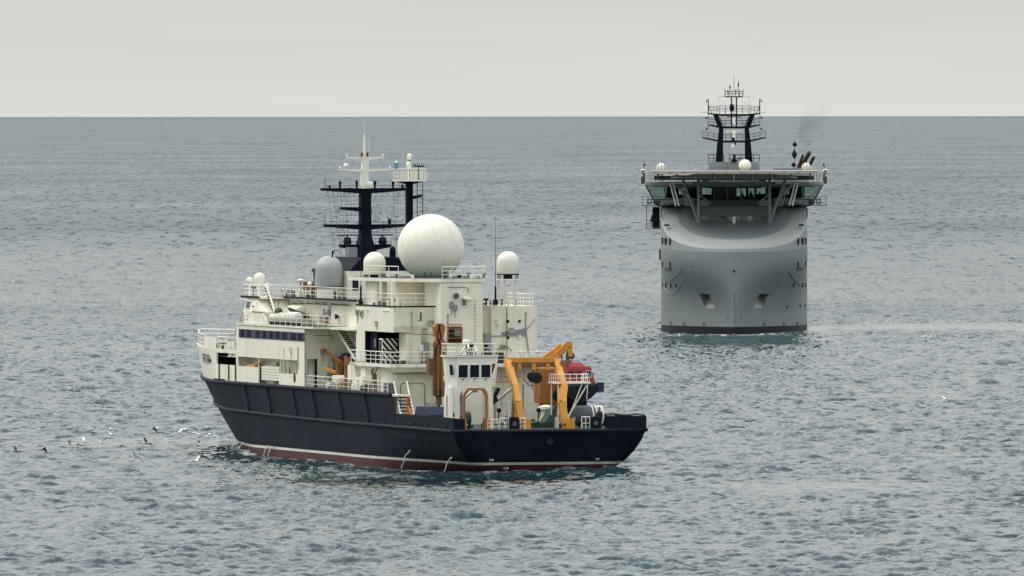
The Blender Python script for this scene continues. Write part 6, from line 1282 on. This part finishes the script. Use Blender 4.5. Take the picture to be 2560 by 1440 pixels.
# ================================================================== gulls
def gull(label, loc, rz, span=1.3, flap=.5, bank=0.0, dark=False, sit=False, group=None, pitch=0.0):
    e = empty('seagull', loc, 0); e.rotation_euler = (bank, pitch, rz); tag(e, label, 'gull', group)
    mb = MB(); L = span*.42; prof = [(.002, -.5), (.05, -.42), (.085, -.2), (.1, 0), (.085, .22), (.055, .36), (.062, .43), (.045, .5), (.012, .56), (.004, .62)]
    mb.lathe([(max(.002, r_*span*.75), h_*L*1.5) for r_, h_ in prof], 0, 0, .05 if sit else 0, n=10, axis='x')
    mb.hexa([(-L*.62, -.05, .0), (-L*.62, .05, .0), (-L*.95, .09, .0), (-L*.95, -.09, .0)], [(-L*.62, -.05, .02), (-L*.62, .05, .02), (-L*.95, .09, .015), (-L*.95, -.09, .015)])
    mb.build('body', 'gull_white' if not dark else 'gull_grey', e, smooth=True)
    for s in (1, -1):
        mb = MB(); h = span/2
        if sit: sec_ = [((.12, .07, .1), (-.2, .07, .1)), ((.05, .1, .08), (-.35, .06, .07)), ((-.1, .09, .06), (-.5, .03, .05))]
        else: sec_ = [((.12*span, .05, .02), (-.10*span, .05, .01)), ((.16*span, h*.45, h*.45*math.tan(flap)), (-.06*span, h*.45, h*.45*math.tan(flap))), ((.06*span, h*.8, h*.45*math.tan(flap)+h*.35*math.tan(flap*.35)), (-.06*span, h*.78, h*.45*math.tan(flap)+h*.33*math.tan(flap*.35))), ((-.06*span, h, h*.45*math.tan(flap)+h*.5*math.tan(flap*.1)), (-.10*span, h, h*.45*math.tan(flap)+h*.5*math.tan(flap*.1)))]
        rws = []
        for a, b_ in sec_: rws.append([(a[0], s*a[1], a[2]+.012), (b_[0], s*b_[1], b_[2]+.006), (b_[0], s*b_[1], b_[2]-.006), (a[0], s*a[1], a[2]-.012)])
        mb.grid(rws, close=True); mb.m = 1; mb.grid(rws[-2:], close=True) if False else None
        mb.build('wing', 'gull_dark' if dark else 'gull_white', e)
    return e
# flock left of the bow; positions in metres (world), height above the water
GU = 'gulls flying over the water left of the bow'
def at_sea(x, y, h): return (x, y, h)
big_gulls = [
 ('single gull flying level with the blue bow, just ahead of the stem', (-25.45, 1118, 2.0), 2.6, .45, .15, False, 1.25),
 ('dark gull with raised wing low over the water at the far left edge', (-42.1, 1037, 1.1), .6, .55, .45, True, 1.15),
 ('dark gull banking left of the wave crest, second from the left edge', (-40.3, 1049, .9), .5, .3, -.2, True, 1.1),
 ('small dark gull banking steeply near the left edge', (-39.6, 1040, .9), 2.5, .5, .5, True, .95),
 ('dark gull with wings arched downward in the middle of the flock', (-34.0, 1062, .9), 1.4, -.45, .0, True, 1.4),
 ('dark gull climbing with one wing up, right of the flock middle', (-31.6, 1058, 1.2), 2.3, .5, .6, True, 1.2),
 ('dark gull with a raised wing above the flock', (-32.0, 1102, 1.0), 2.2, .55, .5, True, 1.25),
 ('gull with black wings spread wide, facing away, nearest the bow', (-27.6, 1076, .9), 1.6, .45, .0, True, 1.5),
 ('dark gull diving in the open water below the flock', (-31.4, 1019, 1.1), 1.9, .5, .8, True, 1.1),
 ('gull with white body and raised grey wing below the bow', (-26.2, 1011, 1.0), -.9, .55, .35, False, 1.15),
 ('pale gull with black wingtips, uppermost at the left', (-39.8, 1108, .9), -1.5, .5, .1, True, .9),
 ('lone dark bird skimming the calm water right of the stern', (13.4, 1016, .9), -1.5, .5, .3, True, .9),
 ('lone white gull far out over the water right of the stern gear', (43.5, 1228, 1.0), 1.0, .5, .2, False, 1.2)]
for lab, p, rz, fl, bk, dk, sp in big_gulls: gull(lab, p, rz, sp*1.15, fl, bk, dk, group=GU if p[0] < -20 else None)
r2 = random.Random(5)
TINY = [(-44.02, 1142.0, 0.3), (-44.06, 1179.3, 0.72), (-39.05, 1078.5, 0.6), (-38.4, 1082.4, 0.48), (-38.78, 1104.9, 0.36), (-36.81, 1070.9, 0.78), (-38.72, 1127.9, 0.66), (-36.44, 1084.5, 0.54), (-37.37, 1136.6, 0.42), (-36.75, 1121.8, 0.3), (-32.72, 1077.1, 0.72), (-31.96, 1079.1, 0.6), (-33.41, 1135.6, 0.48), (-33.21, 1143.8, 0.36), (-30.27, 1078.0, 0.78), (-29.96, 1101.5, 0.66), (-30.5, 1130.9, 0.54), (-29.19, 1123.8, 0.42), (-27.89, 1085.0, 0.3), (-28.06, 1130.7, 0.72), (-27.51, 1111.9, 0.6), (-26.83, 1106.7, 0.48)]
ORD = 'first second third fourth fifth sixth seventh eighth ninth tenth eleventh twelfth thirteenth fourteenth fifteenth sixteenth seventeenth eighteenth nineteenth twentieth twenty-first twenty-second'.split()
for k, (x, y, h_) in enumerate(TINY):
    gull('tiny white gull, %s from the left among specks low over water ahead of bow' % ORD[k], (x, y, h_), r2.uniform(0, 6.3), r2.uniform(1.0, 1.35), r2.uniform(-.2, .5), r2.uniform(-.4, .4), False, group='tiny white gulls of the scattered flock')
# ================================================================== exhaust smoke of the grey ship
mb = MB(); rws = []
for k in range(14):
    f = k/13; c = Vector((40.6+1.6*f+1.6*f*f, 1709+4*f, 24.0+8.5*f)); r_ = .5+2.4*f
    rws.append([(c.x+r_*math.cos(a)*(1+.15*math.sin(3*a+k)), c.y+r_*math.sin(a), c.z+.3*math.sin(a*2+k)) for a in [i*math.pi/8 for i in range(16)]])
mb.grid(rws, close=True); mb.add(rws[0], [tuple(range(16))]); mb.add(rws[-1], [tuple(range(16))])
sm = bpy.data.materials.new('smoke'); sm.use_nodes = True; t = sm.node_tree; t.nodes.clear(); MAT['smoke'] = sm
oo = N(t, 'ShaderNodeOutputMaterial'); pv = N(t, 'ShaderNodeVolumePrincipled'); pv.inputs['Color'].default_value = (.12, .11, .10, 1); pv.inputs['Anisotropy'].default_value = .1
tcx = N(t, 'ShaderNodeTexCoord'); nn = N(t, 'ShaderNodeTexNoise', Scale=.45, Detail=4.0); t.links.new(tcx.outputs['Object'], nn.inputs['Vector'])
mm = N(t, 'ShaderNodeMapRange'); mm.inputs[1].default_value = .35; mm.inputs[2].default_value = .75; mm.inputs[3].default_value = 0; mm.inputs[4].default_value = .28; t.links.new(nn.outputs[0], mm.inputs[0])
sz = N(t, 'ShaderNodeSeparateXYZ'); t.links.new(tcx.outputs['Object'], sz.inputs[0])      # thins out as it rises
fd = N(t, 'ShaderNodeMapRange', interpolation_type='SMOOTHSTEP'); fd.inputs[1].default_value = 24.0; fd.inputs[2].default_value = 32.0; fd.inputs[3].default_value = 1; fd.inputs[4].default_value = 0; t.links.new(sz.outputs['Z'], fd.inputs[0])
ml = N(t, 'ShaderNodeMath', operation='MULTIPLY'); t.links.new(mm.outputs[0], ml.inputs[0]); t.links.new(fd.outputs[0], ml.inputs[1]); t.links.new(ml.outputs[0], pv.inputs['Density']); t.links.new(pv.outputs[0], oo.inputs['Volume'])
o = mb.build('exhaust_smoke', 'smoke'); o['kind'] = 'stuff'
